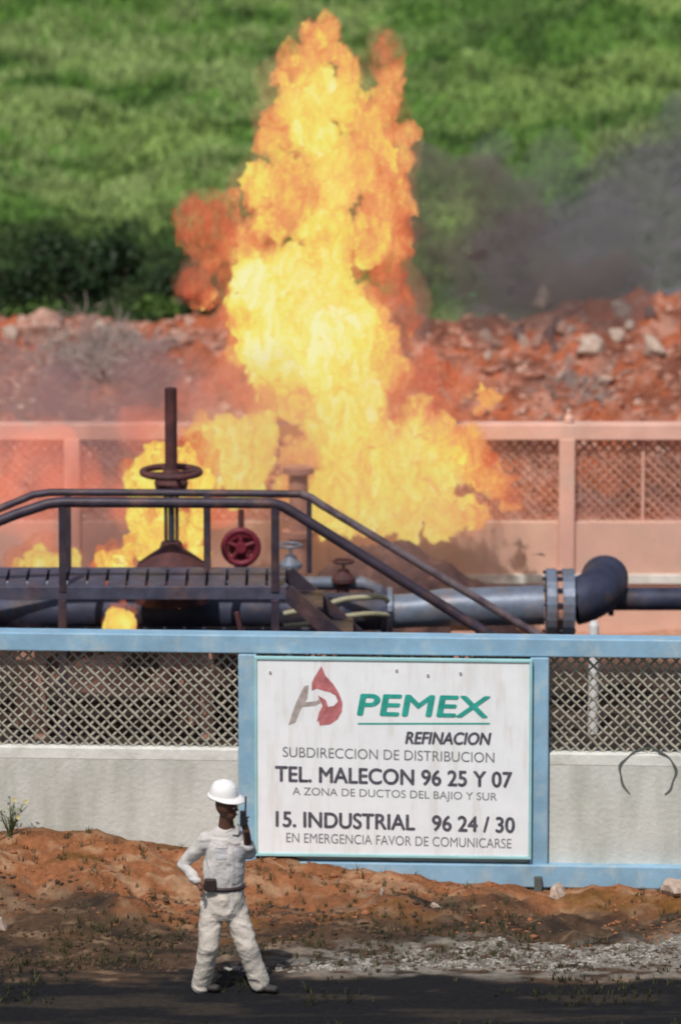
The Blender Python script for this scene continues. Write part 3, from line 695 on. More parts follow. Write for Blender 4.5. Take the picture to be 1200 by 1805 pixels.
flame_body('flame_tongue', [b for b in ALLB if b[3] < .6], YFL + .25, .034, shell, fire, 7, .84, .70, fo)

def gas_mat(name, col, strength, dens, noise_scale=1.5, lo=.45, hi=.7, scatter=None):
    m = bpy.data.materials.new(name); m.use_nodes = True; t = m.node_tree; L = t.links.new
    t.nodes.remove(t.nodes['Principled BSDF']); out = t.nodes['Material Output']
    pv = t.nodes.new('ShaderNodeVolumePrincipled')
    pv.inputs['Color'].default_value = (*(scatter or (.5, .5, .5)), 1)
    if noise_scale:
        tc = t.nodes.new('ShaderNodeTexCoord'); n1 = t.nodes.new('ShaderNodeTexNoise'); n1.inputs['Scale'].default_value = noise_scale; n1.inputs['Detail'].default_value = 3
        L(tc.outputs['Object'], n1.inputs['Vector'])
        mr = t.nodes.new('ShaderNodeMapRange'); mr.inputs[1].default_value = lo; mr.inputs[2].default_value = hi; mr.inputs[3].default_value = 0; mr.inputs[4].default_value = dens; L(n1.outputs[0], mr.inputs[0])
        L(mr.outputs[0], pv.inputs['Density'])
        if strength:
            ml = t.nodes.new('ShaderNodeMath'); ml.operation = 'MULTIPLY'; L(mr.outputs[0], ml.inputs[0]); ml.inputs[1].default_value = strength; L(ml.outputs[0], pv.inputs['Emission Strength'])
    else:
        pv.inputs['Density'].default_value = dens; pv.inputs['Emission Strength'].default_value = strength * dens
    pv.inputs['Emission Color'].default_value = (*col, 1)
    L(pv.outputs[0], out.inputs['Volume']); return m
# glowing thin gas wrapped round the whole fire
ALL = [(a, b, c * 1.3 + 10) for a, b, c in YEL + PAL + ORG + RED]
glow = gas_mat('thin_burning_gas', (.80, .20, .07), .9, .35, 0)
blob_mesh('thin_flame', ALL, YFL + .1, .07, [(.4, .35), (.12, .12)], glow, fire, 9, .3, 1.0, origin=fo)

def small_fire(blobs, Y, label, seed, heat=.62):
    o = P(blobs[0][0], 0, Y); o.z = P(600, max(b[1] + b[2] for b in blobs), Y).z
    e = empty('small_fire', tuple(o), 0, label, 'fire', 'small fires among the pipework')
    flame_body('flame_core', [(*b, heat) for b in blobs], Y, .022, core, e, seed, .95, .30, o, .1, 1.1)
    flame_body('flame_shell', [(a + 4, b - 5, c * 1.15, heat - .3) for a, b, c in blobs], Y + .1, .024, shell, e, seed + 1, 1.05, .4, o, .15, 1.15)
lg = blob_mesh('thin_flame', [(60, 820, 60), (10, 880, 60), (130, 850, 60), (60, 930, 45), (250, 760, 50), (330, 700, 40), (380, 880, 50), (230, 880, 50), (-40, 800, 60), (330, 950, 40), (10, 770, 45), (100, 770, 40)], 64.2, .07, [(.4, .35), (.12, .12)], gas_mat('thin_burning_gas_low', (.85, .16, .06), 2.2, .7, 1.6, .25, .6, (.6, .35, .3)), fire, 19, .3, 1.0, origin=fo)
small_fire([(290, 930, 36), (335, 930, 32), (262, 960, 24), (300, 870, 30), (335, 865, 24), (262, 860, 20), (345, 975, 16), (332, 812, 26), (275, 812, 24), (252, 905, 26), (245, 850, 22), (352, 845, 24), (350, 900, 22), (240, 950, 20)], 62.1, 'small fire licking up directly behind the tall gate valve', 21)
small_fire([(203, 988, 24), (186, 1000, 18), (222, 1000, 20), (226, 970, 16), (180, 982, 12)], 61.6, 'little orange fire low beside the left foot of the gate valve', 31)
small_fire([(212, 1104, 22), (196, 1112, 14), (228, 1112, 13)], 60.3, 'little fire glowing under the thick pipe, just above the blue beam', 41)
small_fire([(62, 985, 26), (36, 1000, 20), (95, 1000, 22), (130, 985, 16)], 63.8, 'faint little fire near the left edge behind the walkway rail', 51)

# ------------------------------------------------------------------ smoke
o = blob_mesh('smoke', [(765, 300, 55), (740, 330, 45), (735, 400, 50), (740, 560, 50), (850, 560, 55), (950, 560, 45), (745, 380, 60), (820, 330, 70), (900, 420, 80), (960, 500, 70), (1050, 510, 60), (750, 420, 70), (780, 500, 70), (830, 545, 55), (830, 440, 70), (870, 370, 50), (900, 500, 60), (755, 580, 40), (730, 270, 30)], 66.5, .09, [(.9, .9), (.35, .4)], gas_mat('brown_smoke', (.5, .12, .06), 0, 1.7, 1.3, .12, .66, (.38, .30, .29)), None, 61, .5, 1.0, .9, origin=P(800, 560, 66))
tag(o, kind='stuff')
o = blob_mesh('smoke', [(900, 350, 60), (940, 460, 80), (1020, 520, 60), (1030, 420, 85), (1100, 370, 85), (1180, 320, 90), (1190, 430, 80), (1110, 500, 55), (1260, 280, 100), (1200, 200, 50), (1280, 420, 90), (860, 260, 40), (980, 300, 50)], 68.5, .1, [(.9, .8), (.3, .25)], gas_mat('grey_smoke', (.5, .12, .06), 0, 1.35, .8, .22, .66, (.45, .42, .44)), None, 63, .6, 1.0, .9, origin=P(1000, 560, 68))
tag(o, kind='stuff')
o = blob_mesh('smoke', [(x_, y_, 150) for x_ in (-150, 50, 250, 450, 650) for y_ in (760, 900, 1020)] + [(850, 960, 100), (1050, 960, 90), (1250, 960, 90)], 63.0, .12, [(.9, .8)], gas_mat('pink_haze_smoke', (.8, .2, .1), 0, .24, 0, 0, 0, (.97, .60, .58)), None, 65, .5, 1.0, .9, origin=P(500, 950, 63))
tag(o, kind='stuff')
s2m = gas_mat('thin_mauve_smoke', (.5, .12, .06), 0, 1.5, 1.1, .25, .62, (.55, .36, .40))
o = blob_mesh('smoke', [(190, 800, 60), (180, 880, 50), (230, 740, 60), (330, 690, 70), (260, 660, 60), (120, 700, 60), (190, 960, 50), (90, 840, 60)], 64.2, .08, [(.5, .4), (.2, .15)], s2m, None, 62, .4, 1.0, 1.0, origin=P(190, 900, 64.2))
tag(o, kind='stuff')

# ------------------------------------------------------------------ rocks, rubble, brush, plants
def rock_mesh(seed, n=2):
    bm = bmesh.new(); bmesh.ops.create_icosphere(bm, subdivisions=n, radius=1); r = random.Random(seed)
    off = Vector((r.uniform(0, 99), r.uniform(0, 99), r.uniform(0, 99)))
    from mathutils import noise
    for v in bm.verts:
        d = noise.noise(v.co * 1.1 + off) * .55 + noise.noise(v.co * 2.7 + off) * .2
        v.co *= 1 + d
        for ax in range(3): v.co[ax] = round(v.co[ax] * 3.0) / 3.0 * .35 + v.co[ax] * .65
    me = bpy.data.meshes.new('rock'); bm.to_mesh(me); bm.free(); return me
ROCKS = [rock_mesh(i) for i in range(7)]
M['rock_pink'] = mat('pinkish_rock', (.50, .31, .25), .9, .3, 3, .5, col2=(.36, .17, .11), thr=(.45, .65), spec=.1)
M['rock_pale'] = mat('pale_rock', (.52, .41, .34), .9, .25, 3, .5, col2=(.40, .26, .19), thr=(.5, .7), spec=.1)
M['rock_dark'] = mat('dark_rock', (.20, .12, .11), .9, .3, 3, .5, spec=.1)
RM = {}
for k in ('rock_pink', 'rock_pale', 'rock_dark'):
    RM[k] = []
    for me in ROCKS:
        c = me.copy(); c.materials.append(M[k]); RM[k].append(c)
def surf(px, py, lo, hi):
    """where the view line through a spot of the photograph meets the ground"""
    a, b = lo, hi; last = None
    ys = np.linspace(lo, hi, 400); 
    d = P(px, py, 1.0) - Vector((0, 0, H))
    zz = H + ys * d.z; xx = ys * d.x; hh = height(xx, ys)
    k = np.argmax(zz <= hh)
    return Vector((xx[k], ys[k], hh[k]))
rr_ = random.Random(5); BANK = []
def rock(px, py, r, kind, lab, lo=66.5, hi=82, grp='rocks along the spoil bank', sink=.25):
    p = surf(px, py, lo, hi); rad = r / (F / p.y)
    o = bpy.data.objects.new('rock', rr_.choice(RM[kind])); COL.objects.link(o)
    o.location = p + Vector((0, 0, rad * .3)); o.rotation_euler = (rr_.uniform(0, 6), rr_.uniform(0, 6), rr_.uniform(0, 6))
    o.scale = (rad * rr_.uniform(.9, 1.35), rad * rr_.uniform(.8, 1.1), rad * rr_.uniform(.6, .9)); tag(o, lab, 'rock', grp)
    if lo > 60: BANK.append((px, r, kind, o, grp))
LABL = 'pale pinkish rock lying on the crest of the red spoil bank, left of the fire'
LABM = 'rough reddish rock on the red spoil bank to the left of the fire'
LABR = 'pale rock lying on the crest of the red spoil bank, right of the fire'
LABS = 'rough reddish rock on the red spoil bank to the right of the fire'
for i in range(16):
    px = rr_.uniform(-20, 400); rock(px, 598 + rr_.uniform(-12, 30) - (18 if 40 < px < 130 else 0), rr_.uniform(9, 22), 'rock_pink' if rr_.random() < .7 else 'rock_pale', LABL)
for i in range(20):
    px = rr_.uniform(800, 1215); rock(px, 600 - (px - 800) * .05 + rr_.uniform(-25, 40), rr_.uniform(6, 15), rr_.choice(['rock_pale', 'rock_pink', 'rock_pale', 'rock_dark']), LABR)
for px, py, r, lab in [(958, 540, 27, 'large pale rock standing proud on the bank crest right of the smoke'), (1095, 556, 22, 'broad greyish rock on the bank crest near the right edge'),
                       (1040, 622, 26, 'long flat pale slab half buried in the upper right of the spoil bank'), (75, 592, 34, 'biggest pinkish boulder on top of the left heap'),
                       (178, 590, 15, 'pointed pale stone sticking up from the left heap crest'), (1150, 625, 20, 'pale rounded rock at the right end of the bank')]:
    rock(px, py, r, 'rock_pale' if r != 34 else 'rock_pink', lab, grp=None)
ORD = ['first', 'second', 'third', 'fourth', 'fifth', 'sixth', 'seventh', 'eighth', 'ninth', 'tenth', 'eleventh', 'twelfth', 'thirteenth', 'fourteenth', 'fifteenth', 'sixteenth', 'seventeenth', 'eighteenth', 'nineteenth', 'twentieth', 'twenty-first', 'twenty-second', 'twenty-third', 'twenty-fourth', 'twenty-fifth', 'twenty-sixth']
for side in (0, 1):
    row = sorted([b for b in BANK if (b[0] > 600) == bool(side)], key=lambda b: b[0])
    for i, (px_, r_, kd, o, g_) in enumerate(row):
        if g_: o['label'] = '%s %s rock, %s from the left on the bank crest %s of the fire' % ('big' if r_ > 16 else 'middling' if r_ > 12 else 'small', {'rock_pink': 'pinkish', 'rock_pale': 'pale', 'rock_dark': 'dark'}[kd], ORD[i], ('left', 'right')[side])
rock(985, 1580, 17, 'rock_pale', 'white crumpled lump lying on the soil below the second blue post', 51, 54.9, None)
rock(1188, 1576, 26, 'rock_pale', 'beige stone block at the wall foot, right edge', 51, 54.9, None)
rock(3, 1638, 13, 'rock_pale', 'white flat stone on the dark bank at the left edge', 51, 55, None)
rock(672, 1576, 6, 'rock_pale', 'tiny bright white pebble on orange soil under the sign', 51, 54.9, None)
rock(765, 1602, 8, 'rock_pale', 'small beige stone right of the pebble, under the sign', 51, 54.9, None)

def scatter(name, spots, radii, m, nv=1, flat_=.6, seed=3):
    """many small stones or clods as one mesh"""
    rs = np.random.RandomState(seed)
    bm = bmesh.new(); bmesh.ops.create_icosphere(bm, subdivisions=1, radius=1)
    base = np.array([v.co[:] for v in bm.verts]); fc = np.array([[v.index for v in f.verts] for f in bm.faces]); bm.free()
    N = len(spots); co = base[None] * (1 + rs.uniform(-.35, .35, (N, len(base), 1)))
    a = rs.uniform(0, 6.28, N); c, s = np.cos(a), np.sin(a)
    x = co[..., 0] * c[:, None] - co[..., 1] * s[:, None]; y = co[..., 0] * s[:, None] + co[..., 1] * c[:, None]
    co = np.stack([x * rs.uniform(.8, 1.5, (N, 1)), y, co[..., 2] * flat_], -1) * radii[:, None, None] + spots[:, None, :]
    f = (fc[None] + (np.arange(N) * len(base))[:, None, None]).reshape(-1, 3)
    me = bpy.data.meshes.new(name); co = co.reshape(-1, 3)
    me.vertices.add(len(co)); me.vertices.foreach_set('co', co.ravel()); me.loops.add(f.size); me.loops.foreach_set('vertex_index', f.ravel().astype(np.int32))
    me.polygons.add(len(f)); me.polygons.foreach_set('loop_start', np.arange(0, f.size, 3, dtype=np.int32)); me.polygons.foreach_set('loop_total', np.full(len(f), 3, np.int32))
    me.update(calc_edges=True); o = mesh_obj(name, me, m); tag(o, kind='stuff'); return o
def spots(n, x0, x1, y0, y1, seed, keep=None):
    rs = np.random.RandomState(seed); x = rs.uniform(x0, x1, n); y = rs.uniform(y0, y1, n)
    if keep is not None: k = keep(x, y, rs); x, y = x[k], y[k]
    return np.stack([x, y, height(x, y)], -1)
M['clod'] = mat('orange_clods', (.28, .12, .06), .95, .4, 6, .4, spec=.1)
M['clod_d'] = mat('dark_clods', (.085, .055, .038), .95, .5, 6, .4, spec=.1)
M['gravel'] = mat('pale_gravel', (.33, .31, .275), .9, .4, 9, .3, col2=(.12, .10, .085), thr=(.45, .6), s2=4, spec=.15)
M['rubble'] = mat('red_rubble', (.40, .17, .115), .95, .45, 5, .4, col2=(.5, .36, .29), thr=(.5, .65), s2=5, spec=.1)
rs = np.random.RandomState(4)
s = spots(1800, -4, 4, 52.9, 55.0, 1, lambda x, y, r: (y < wall_y(x) - .16) & (fbm(x * 2, y * 3, 3, 3) > .42)); scatter('soil_clods', s, rs.uniform(.006, .022, len(s)) * (1 + (rs.rand(len(s)) > .96)), M['clod'])
s = spots(2200, -4, 4, 51.9, 53.7, 2, lambda x, y, r: fbm(x * 2, y * 3, 5, 3) > .4); scatter('dark_clods', s, rs.uniform(.006, .03, len(s)), M['clod_d'])
def gv_keep(x, y, r):
    mid = 52.05 + np.clip(x + .3, -.4, 4) * .17; wd = np.interp(x, [-.9, 0, 1, 3], [.06, .2, .36, .46])
    return (np.abs(y - mid) < wd * (.55 + .9 * fbm(x * 1.5, y * 5, 8, 4))) & (x > -1.0)
s = spots(8500, -1, 4.5, 51.4, 53.6, 6, gv_keep); scatter('gravel', s, rs.uniform(.008, .026, len(s)), M['gravel'])
s = spots(9000, -5, 5, 69, 78.3, 7, lambda x, y, r: fbm(x * 1.2, y * 1.2, 15, 4) > .4); scatter('rubble', s, rs.uniform(.015, .055, len(s)) * (1 + (rs.rand(len(s)) > .95)), M['rubble'])
s = spots(2500, -5, 5, 56, 64.6, 8); scatter('yard_rubble', s, rs.uniform(.01, .035, len(s)), M['clod_d'])

def blades(name, pts, hgt, wid, m, seed, per=6, lean=.5, kind='stuff', cols=None):
    """tufts of narrow blades, one mesh"""
    rs = np.random.RandomState(seed); N = len(pts) * per
    b = np.repeat(pts, per, 0) + np.c_[rs.normal(0, .05, (N, 2)) * np.repeat(hgt, per)[:, None] * 3, np.zeros(N)]
    h = np.repeat(hgt, per) * rs.uniform(.5, 1.15, N); a = rs.uniform(0, 6.28, N); l = rs.uniform(.1, lean, N) * h; fa = rs.uniform(0, 6.28, N)
    w = np.stack([np.cos(fa), np.sin(fa), 0 * fa], -1) * (wid * rs.uniform(.6, 1.3, N))[:, None] * .5
    d = np.stack([np.cos(a), np.sin(a), 0 * a], -1)
    mid = b + d * (l * .35)[:, None]; mid[:, 2] += h * .6; tip = b + d * l[:, None]; tip[:, 2] += h
    b[:, 2] -= .01
    co = np.stack([b - w, b + w, mid + w * .8, mid - w * .8, tip], 1).reshape(-1, 3)
    i = np.arange(N)[:, None] * 5
    q = np.concatenate([i, i + 1, i + 2, i + 3], 1); t = np.concatenate([i + 3, i + 2, i + 4], 1)
    li = np.concatenate([q, t], 1).ravel().astype(np.int32)
    me = bpy.data.meshes.new(name); me.vertices.add(len(co)); me.vertices.foreach_set('co', co.ravel()); me.loops.add(len(li)); me.loops.foreach_set('vertex_index', li)
    ls = (np.arange(N)[:, None] * 7 + np.array([[0, 4]])).ravel().astype(np.int32); lt = np.tile([4, 3], N).astype(np.int32)
    me.polygons.add(2 * N); me.polygons.foreach_set('loop_start', ls); me.polygons.foreach_set('loop_total', lt); me.update(calc_edges=True)
    if cols is not None:
        c = np.repeat(cols, per * 5, 0) * rs.uniform(.7, 1.3, (N, 1)).repeat(5, 0); c = np.concatenate([c, np.ones((len(c), 1))], 1)
        at = me.color_attributes.new('albedo', 'FLOAT_COLOR', 'POINT'); at.data.foreach_set('color', c.ravel())
    o = mesh_obj(name, me, m); tag(o, kind=kind); return o
M['grass'] = mat('grass_blades', (1, 1, 1), .7, .2, 3, 0, attr='albedo', spec=.2)
def hill_keep(x, y, r):
    yl = 80.4 + np.clip(x - 1.0, 0, 9) * .62
    return ~((y < yl + r.normal(0, .35, len(x))) & (x > 1.2)) | (r.rand(len(x)) < .06)
s = spots(56000, -6.5, 6.5, 78.4, 96, 11, hill_keep)
rs = np.random.RandomState(9)
gc = hill_col(s[:, 0], s[:, 1])
nn = fbm(s[:, 0] * .7, s[:, 1] * 3.4, 111, 5)
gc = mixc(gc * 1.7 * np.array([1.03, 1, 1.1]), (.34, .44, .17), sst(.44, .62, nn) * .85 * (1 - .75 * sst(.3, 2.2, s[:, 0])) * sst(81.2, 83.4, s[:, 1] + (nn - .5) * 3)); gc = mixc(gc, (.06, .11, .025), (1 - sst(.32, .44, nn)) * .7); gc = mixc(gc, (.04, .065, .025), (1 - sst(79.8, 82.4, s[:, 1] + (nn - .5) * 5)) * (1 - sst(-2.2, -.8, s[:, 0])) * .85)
blades('grass', s, rs.uniform(.05, .19, len(s)) * (.6 + .9 * nn), .020, M['grass'], 12, 7, .9, cols=gc)
s = spots(3000, -4, 4, 52.0, 54.9, 13, lambda x, y, r: (y < wall_y(x) - .2) & (fbm(x * 1.4, y * 2, 19, 4) > .50) & (r.rand(len(x)) < 1.1 - (y - 52) / 3))
c = np.where(rs.rand(len(s), 1) > .5, np.array([[.11, .085, .045]]), np.array([[.05, .055, .022]]))
blades('weeds', s, rs.uniform(.03, .09, len(s)), .007, M['grass'], 14, 7, 1.2, cols=c)
s = spots(1500, -4, 4, 49.9, 52.1, 15, lambda x, y, r: (fbm(x * 1.0, y * 2, 23, 4) > .52))
c = np.where(rs.rand(len(s), 1) > .6, np.array([[.06, .06, .028]]), np.array([[.022, .026, .014]]))
blades('weeds', s, rs.uniform(.03, .08, len(s)), .007, M['grass'], 16, 8, 1.2, cols=c)

# dry brush thrown on the left heap
M['twig'] = mat('dead_twigs', (.36, .29, .26), .9, .3, 5, 0)
def brush(cpx, cpy, w_, h_, n, label, seed):
    r = random.Random(seed); c = surf(cpx, cpy, 67, 80)
    e = empty('brush_pile', tuple(c), 0, label, 'brush'); mb = MB()
    for i in range(n):
        p = Vector((r.gauss(0, w_ * .4), r.gauss(0, .35), 0)); p.z = gz(c.x + p.x, c.y + p.y) - c.z + r.uniform(0, h_) * (1 - abs(p.x) / w_ / 1.6) * .8
        d = Vector((r.uniform(-1, 1), r.uniform(-.6, .6), r.uniform(-.2, 1.0))).normalized(); L = r.uniform(.12, .42)
        k1 = d.cross(Vector((r.uniform(-1, 1), r.uniform(-1, 1), r.uniform(-1, 1)))) * .25
        mb.tube([p, p + d * L * .4 + k1 * L * .5, p + d * L], [.011, .008, .004], 4, False)
    o = mb.build('twigs', M['twig'], e); tag(o, kind='stuff')
brush(180, 665, .95, .55, 420, 'tangled grey dead brush dumped on the left part of the spoil bank', 3)
brush(1010, 700, .6, .15, 90, 'thin scatter of dry twigs on the red bank right of the fire', 4)

# dark shrubs at the foot of the green slope
M['leaf'] = mat('shrub_leaves', (.022, .045, .016), .6, .5, 3, 0, spec=.25)
M['leaf2'] = mat('shrub_leaves_light', (.07, .13, .025), .6, .4, 3, 0, spec=.25)
M['bark'] = mat('bark', (.10, .07, .05), .9, .3, 6, .2)
def shrub(px, py, rx, rz, m, label, seed, n=520, leaf=.055):
    rs = np.random.RandomState(seed); c = surf(px, py, 78, 95)
    e = empty('shrub', tuple(c), 0, label, 'shrub', None)
    mb = MB(); tips = []
    for i in range(9):
        a = rs.uniform(0, 6.28); q = Vector((math.cos(a) * rx * .75 * rs.rand(), math.sin(a) * rx * .5 * rs.rand(), rz * rs.uniform(.6, 1.25))); tips.append(q)
        mb.tube([(0, 0, -.1), q * .5 + Vector((0, 0, rz * .1)), q], [.02, .012, .005], 5, False)
    mb.build('stem', M['bark'], e)
    v = []; f = []
    for i in range(n):
        t = tips[rs.randint(len(tips))]; p = Vector(t) * rs.uniform(.45, 1.05) + Vector(rs.normal(0, 1, 3)) * rx * .19
        p.z = max(p.z, .02); a = Vector(rs.normal(0, 1, 3)).normalized(); b = a.cross(Vector(rs.normal(0, 1, 3))).normalized(); L = leaf * rs.uniform(.6, 1.4); k = len(v)
        v += [p - a * L, p + b * L * .45, p + a * L, p - b * L * .45]; f.append((k, k + 1, k + 2, k + 3))
    mb = MB(); mb.add(v, f); o = mb.build('leaves', m, e); tag(o, kind='stuff')
    return e
for px, py, rx, rz, k, lab in [(40, 545, .5, .45, 'leaf', 'dark shrub nearest the left edge at the foot of the green slope'), (130, 530, .55, .5, 'leaf', 'wide dark shrub above the biggest left boulder'),
        (215, 500, .5, .5, 'leaf', 'dark green shrub standing higher than its neighbours, left of the fire'), (290, 545, .42, .35, 'leaf', 'dark shrub between the fire\'s left arm and the bank crest'),
        (355, 570, .35, .25, 'leaf', 'low dark shrub tight against the left side of the fire'), (60, 585, .4, .22, 'leaf2', 'light green low shrub behind the left heap'),
        (270, 570, .4, .2, 'leaf2', 'light green low shrub beside the bank crest left of the fire'),
        (80, 470, .45, .35, 'leaf', 'small dark shrub up the slope near the left edge')]:
    shrub(px, py, rx, rz, M[k], lab, int(px + py), 620)

# weed with small yellow flowers by the first wall, left edge
M['weed_leaf'] = mat('weed_leaf', (.10, .13, .05), .7, .3, 8, 0); M['petal'] = mat('yellow_petal', (.62, .55, .22), .7, .2, 8, 0)
wp = Vector((P(18, 1480, 54.8).x, 54.9, gz(P(18, 1480, 54.8).x, 54.9)))
we = empty('flowering_weed', tuple(wp), 0, 'straggly green weed with yellow flowers against the grey wall, left edge', 'plant')
r = random.Random(8); ms = MB(); ml = MB()
for i in range(13):
    tip = Vector((r.uniform(-.28, .24), r.uniform(-.16, .06), r.uniform(.16, .42))); midp = tip * .5 + Vector((0, 0, .06))
    ms.tube([(0, 0, -.02), midp, tip], [.006, .004, .003], 5, False)
    for k in range(11):
        p = (midp.lerp(tip, r.random()) if r.random() < .6 else Vector((0, 0, 0)).lerp(midp, r.random())) + Vector((r.gauss(0, .015),) * 3); a = Vector((r.uniform(-1, 1), r.uniform(-1, 1), r.uniform(-.2, .7))).normalized(); b = a.cross(Vector((0, 0, 1))).normalized(); L = r.uniform(.025, .055)
        ml.add([p, p + a * L * .5 + b * L * .22, p + a * L, p + a * L * .5 - b * L * .22], [(0, 1, 2, 3)])
    if i < 6:
        mf = MB()
        for k in range(6):
            t = k * math.pi / 3; d = Vector((math.cos(t), -.25, math.sin(t))); e_ = Vector((-math.sin(t), 0, math.cos(t)))
            mf.add([tip, tip + d * .014 + e_ * .007, tip + d * .026, tip + d * .014 - e_ * .007], [(0, 1, 2, 3)])
        mf.build('flower', M['petal'], we)
ms.build('stem', M['weed_leaf'], we); tag(ml.build('leaves', M['weed_leaf'], we), kind='stuff')

# ------------------------------------------------------------------ the person
M['shirt'] = mat('grey_shirt_cloth', (.55, .52, .50), .9, .1, 5, .35, col2=(.48, .47, .50), thr=(.5, .75), bscale=26, spec=.1)
M['trousers'] = mat('offwhite_trouser_cloth', (.62, .56, .50), .9, .12, 6, .35, col2=(.44, .39, .35), thr=(.46, .66), s2=6, bscale=26, spec=.1)
M['skin'] = mat('dark_brown_skin', (.12, .055, .038), .55, .15, 8, .05)
M['helmet'] = mat('white_helmet', (.82, .80, .80), .35, .03, 5, 0)
M['leather'] = mat('dark_leather', (.035, .022, .024), .5, .3, 12, .1)
M['boot'] = mat('dusty_boot', (.05, .045, .042), .7, .4, 10, .2)
M['radio'] = mat('black_radio', (.02, .02, .025), .4, .2, 10, 0)
YPER = 51.25
base = Vector((P(400, 1757, YPER).x, YPER, 0))
man = empty('person', tuple(base), 0, 'person in white hard hat, pale grey shirt and off-white trousers walking right past the sign', 'person')
def J(px, py, dy=0.0): return P(px, py, YPER + dy) - base
def skinned(name, nodes, edges, mt, parent, root=0, sub=2, disp=None, fat=1.0):
    me = bpy.data.meshes.new(name); me.from_pydata([n[0] for n in nodes], edges, []); o = bpy.data.objects.new(name, me); COL.objects.link(o)
    sk = o.modifiers.new('s', 'SKIN'); sk.use_smooth_shade = True; sk.branch_smoothing = .6
    for i, n in enumerate(nodes):
        rr = n[1] if isinstance(n[1], tuple) else (n[1], n[1]); rr = (rr[0] * fat, rr[1] * fat); me.skin_vertices[0].data[i].radius = rr; me.skin_vertices[0].data[i].use_root = (i == root)
    sb = o.modifiers.new('u', 'SUBSURF'); sb.levels = sub; sb.render_levels = sub
    for d_ in (disp or []):
        d = o.modifiers.new('d', 'DISPLACE'); d.texture = clouds_tex(d_[0], 2); d.texture_coords = 'LOCAL'; d.strength = d_[1]; d.mid_level = .5
    bpy.context.view_layer.update(); bake(o); o.data.materials.clear(); o.data.materials.append(mt)
    o.data.polygons.foreach_set('use_smooth', np.ones(len(o.data.polygons), bool)); o.parent = parent; return o

def figure(name, chains, mt, parent, voxel=.012, smooth=4, fold=None, balls=()):
    """lofted trunk and limbs fused into one smooth skin; fold = (amount, frequency) of cloth creases"""
    mb = MB()
    for mode, pts in chains:
        if mode == 'limb':
            mb.tube([p for p, r in pts], [r for p, r in pts], 14)
            for p, r in pts: balls = tuple(balls) + ((p, (r, r, r)),)
        else:
            n = 24; vs = []
            for p, (a_, b_) in pts:
                vs += [p + Vector((a_ * math.cos(2 * math.pi * k / n), b_ * math.sin(2 * math.pi * k / n), 0)) for k in range(n)]
            m_ = len(pts); mb.add(vs, [(q * n + k, q * n + (k + 1) % n, (q + 1) * n + (k + 1) % n, (q + 1) * n + k) for q in range(m_ - 1) for k in range(n)] + [tuple(range(n))[::-1], tuple(range((m_ - 1) * n, m_ * n))])
    me = mb.mesh(name); bm = bmesh.new(); bm.from_mesh(me)
    for p, r3 in balls: bmesh.ops.create_icosphere(bm, subdivisions=3, radius=1, matrix=Matrix.Translation(p) @ Matrix.Diagonal((*r3, 1)))
    bm.to_mesh(me); bm.free()
    o = bpy.data.objects.new(name, me); COL.objects.link(o)
    r = o.modifiers.new('r', 'REMESH'); r.mode = 'VOXEL'; r.voxel_size = voxel
    if smooth: q = o.modifiers.new('s', 'SMOOTH'); q.iterations = smooth; q.factor = .5
    bpy.context.view_layer.update(); bake(o); me = o.data
    if fold:
        n = len(me.vertices); co = np.empty(n * 3); me.vertices.foreach_get('co', co); co = co.reshape(-1, 3); nr = np.empty(n * 3); me.vertices.foreach_get('normal', nr); nr = nr.reshape(-1, 3)
        q = co + 20; wp = fbm3(q * 4, 3, 2)[:, None] - .5
        d = 1 - np.abs(fbm3((q + wp * .6) * np.array([6, 6, 9]) * fold[1], 5, 3) - .5) * 5
        co = co + nr * ((np.clip(d, -.6, 1) - .3) * fold[0])[:, None]; me.vertices.foreach_set('co', co.ravel()); me.update()
    me.polygons.foreach_set('use_smooth', np.ones(len(me.polygons), bool)); me.materials.clear(); me.materials.append(mt); o.parent = parent; return o

nkb = J(399, 1462); hc0 = J(399, 1423, -.05)
shR = J(361, 1482, -.01); elR = J(324, 1524, .07); wrR = J(349, 1556, -.09); haR = J(358, 1569, -.14)
shL = J(423, 1480, .05); elL = J(439, 1503, .0); wrL = J(434, 1464, -.17); haL = J(429, 1447, -.18)
hpR = J(374, 1592); knR = J(368, 1668, -.07); anR = J(355, 1738, .05); hpL = J(411, 1592, .02); knL = J(435, 1666, -.05); anL = J(458, 1732, .02)
body = figure('body', [('sect', [(J(396, 1575), (.15, .11)), (J(396, 1540), (.14, .11)), (J(396, 1500), (.16, .11)), (J(397, 1474), (.13, .09))]),
    ('limb', [(nkb + Vector((0, 0, -.03)), .078), (nkb + Vector((0, -.01, .03)), .070), (hc0 + Vector((0, 0, -.05)), .055)]),
    ('limb', [(shR, .05), (elR, .042), (wrR, .03)]), ('limb', [(shL, .05), (elL, .042), (wrL, .032), (haL, .03)]),
    ('limb', [(hpR, .085), (knR, .055), (anR, .042), (anR + Vector((0, 0, -.04)), .04)]), ('limb', [(hpL, .085), (knL, .055), (anL, .042), (anL + Vector((0, 0, -.04)), .04)])],
    M['skin'], man, .011, 3, None, [(hc0 + Vector((0, 0, .03)), (.094, .108, .11)), (hc0 + Vector((.034, -.028, -.045)), (.055, .055, .06))])
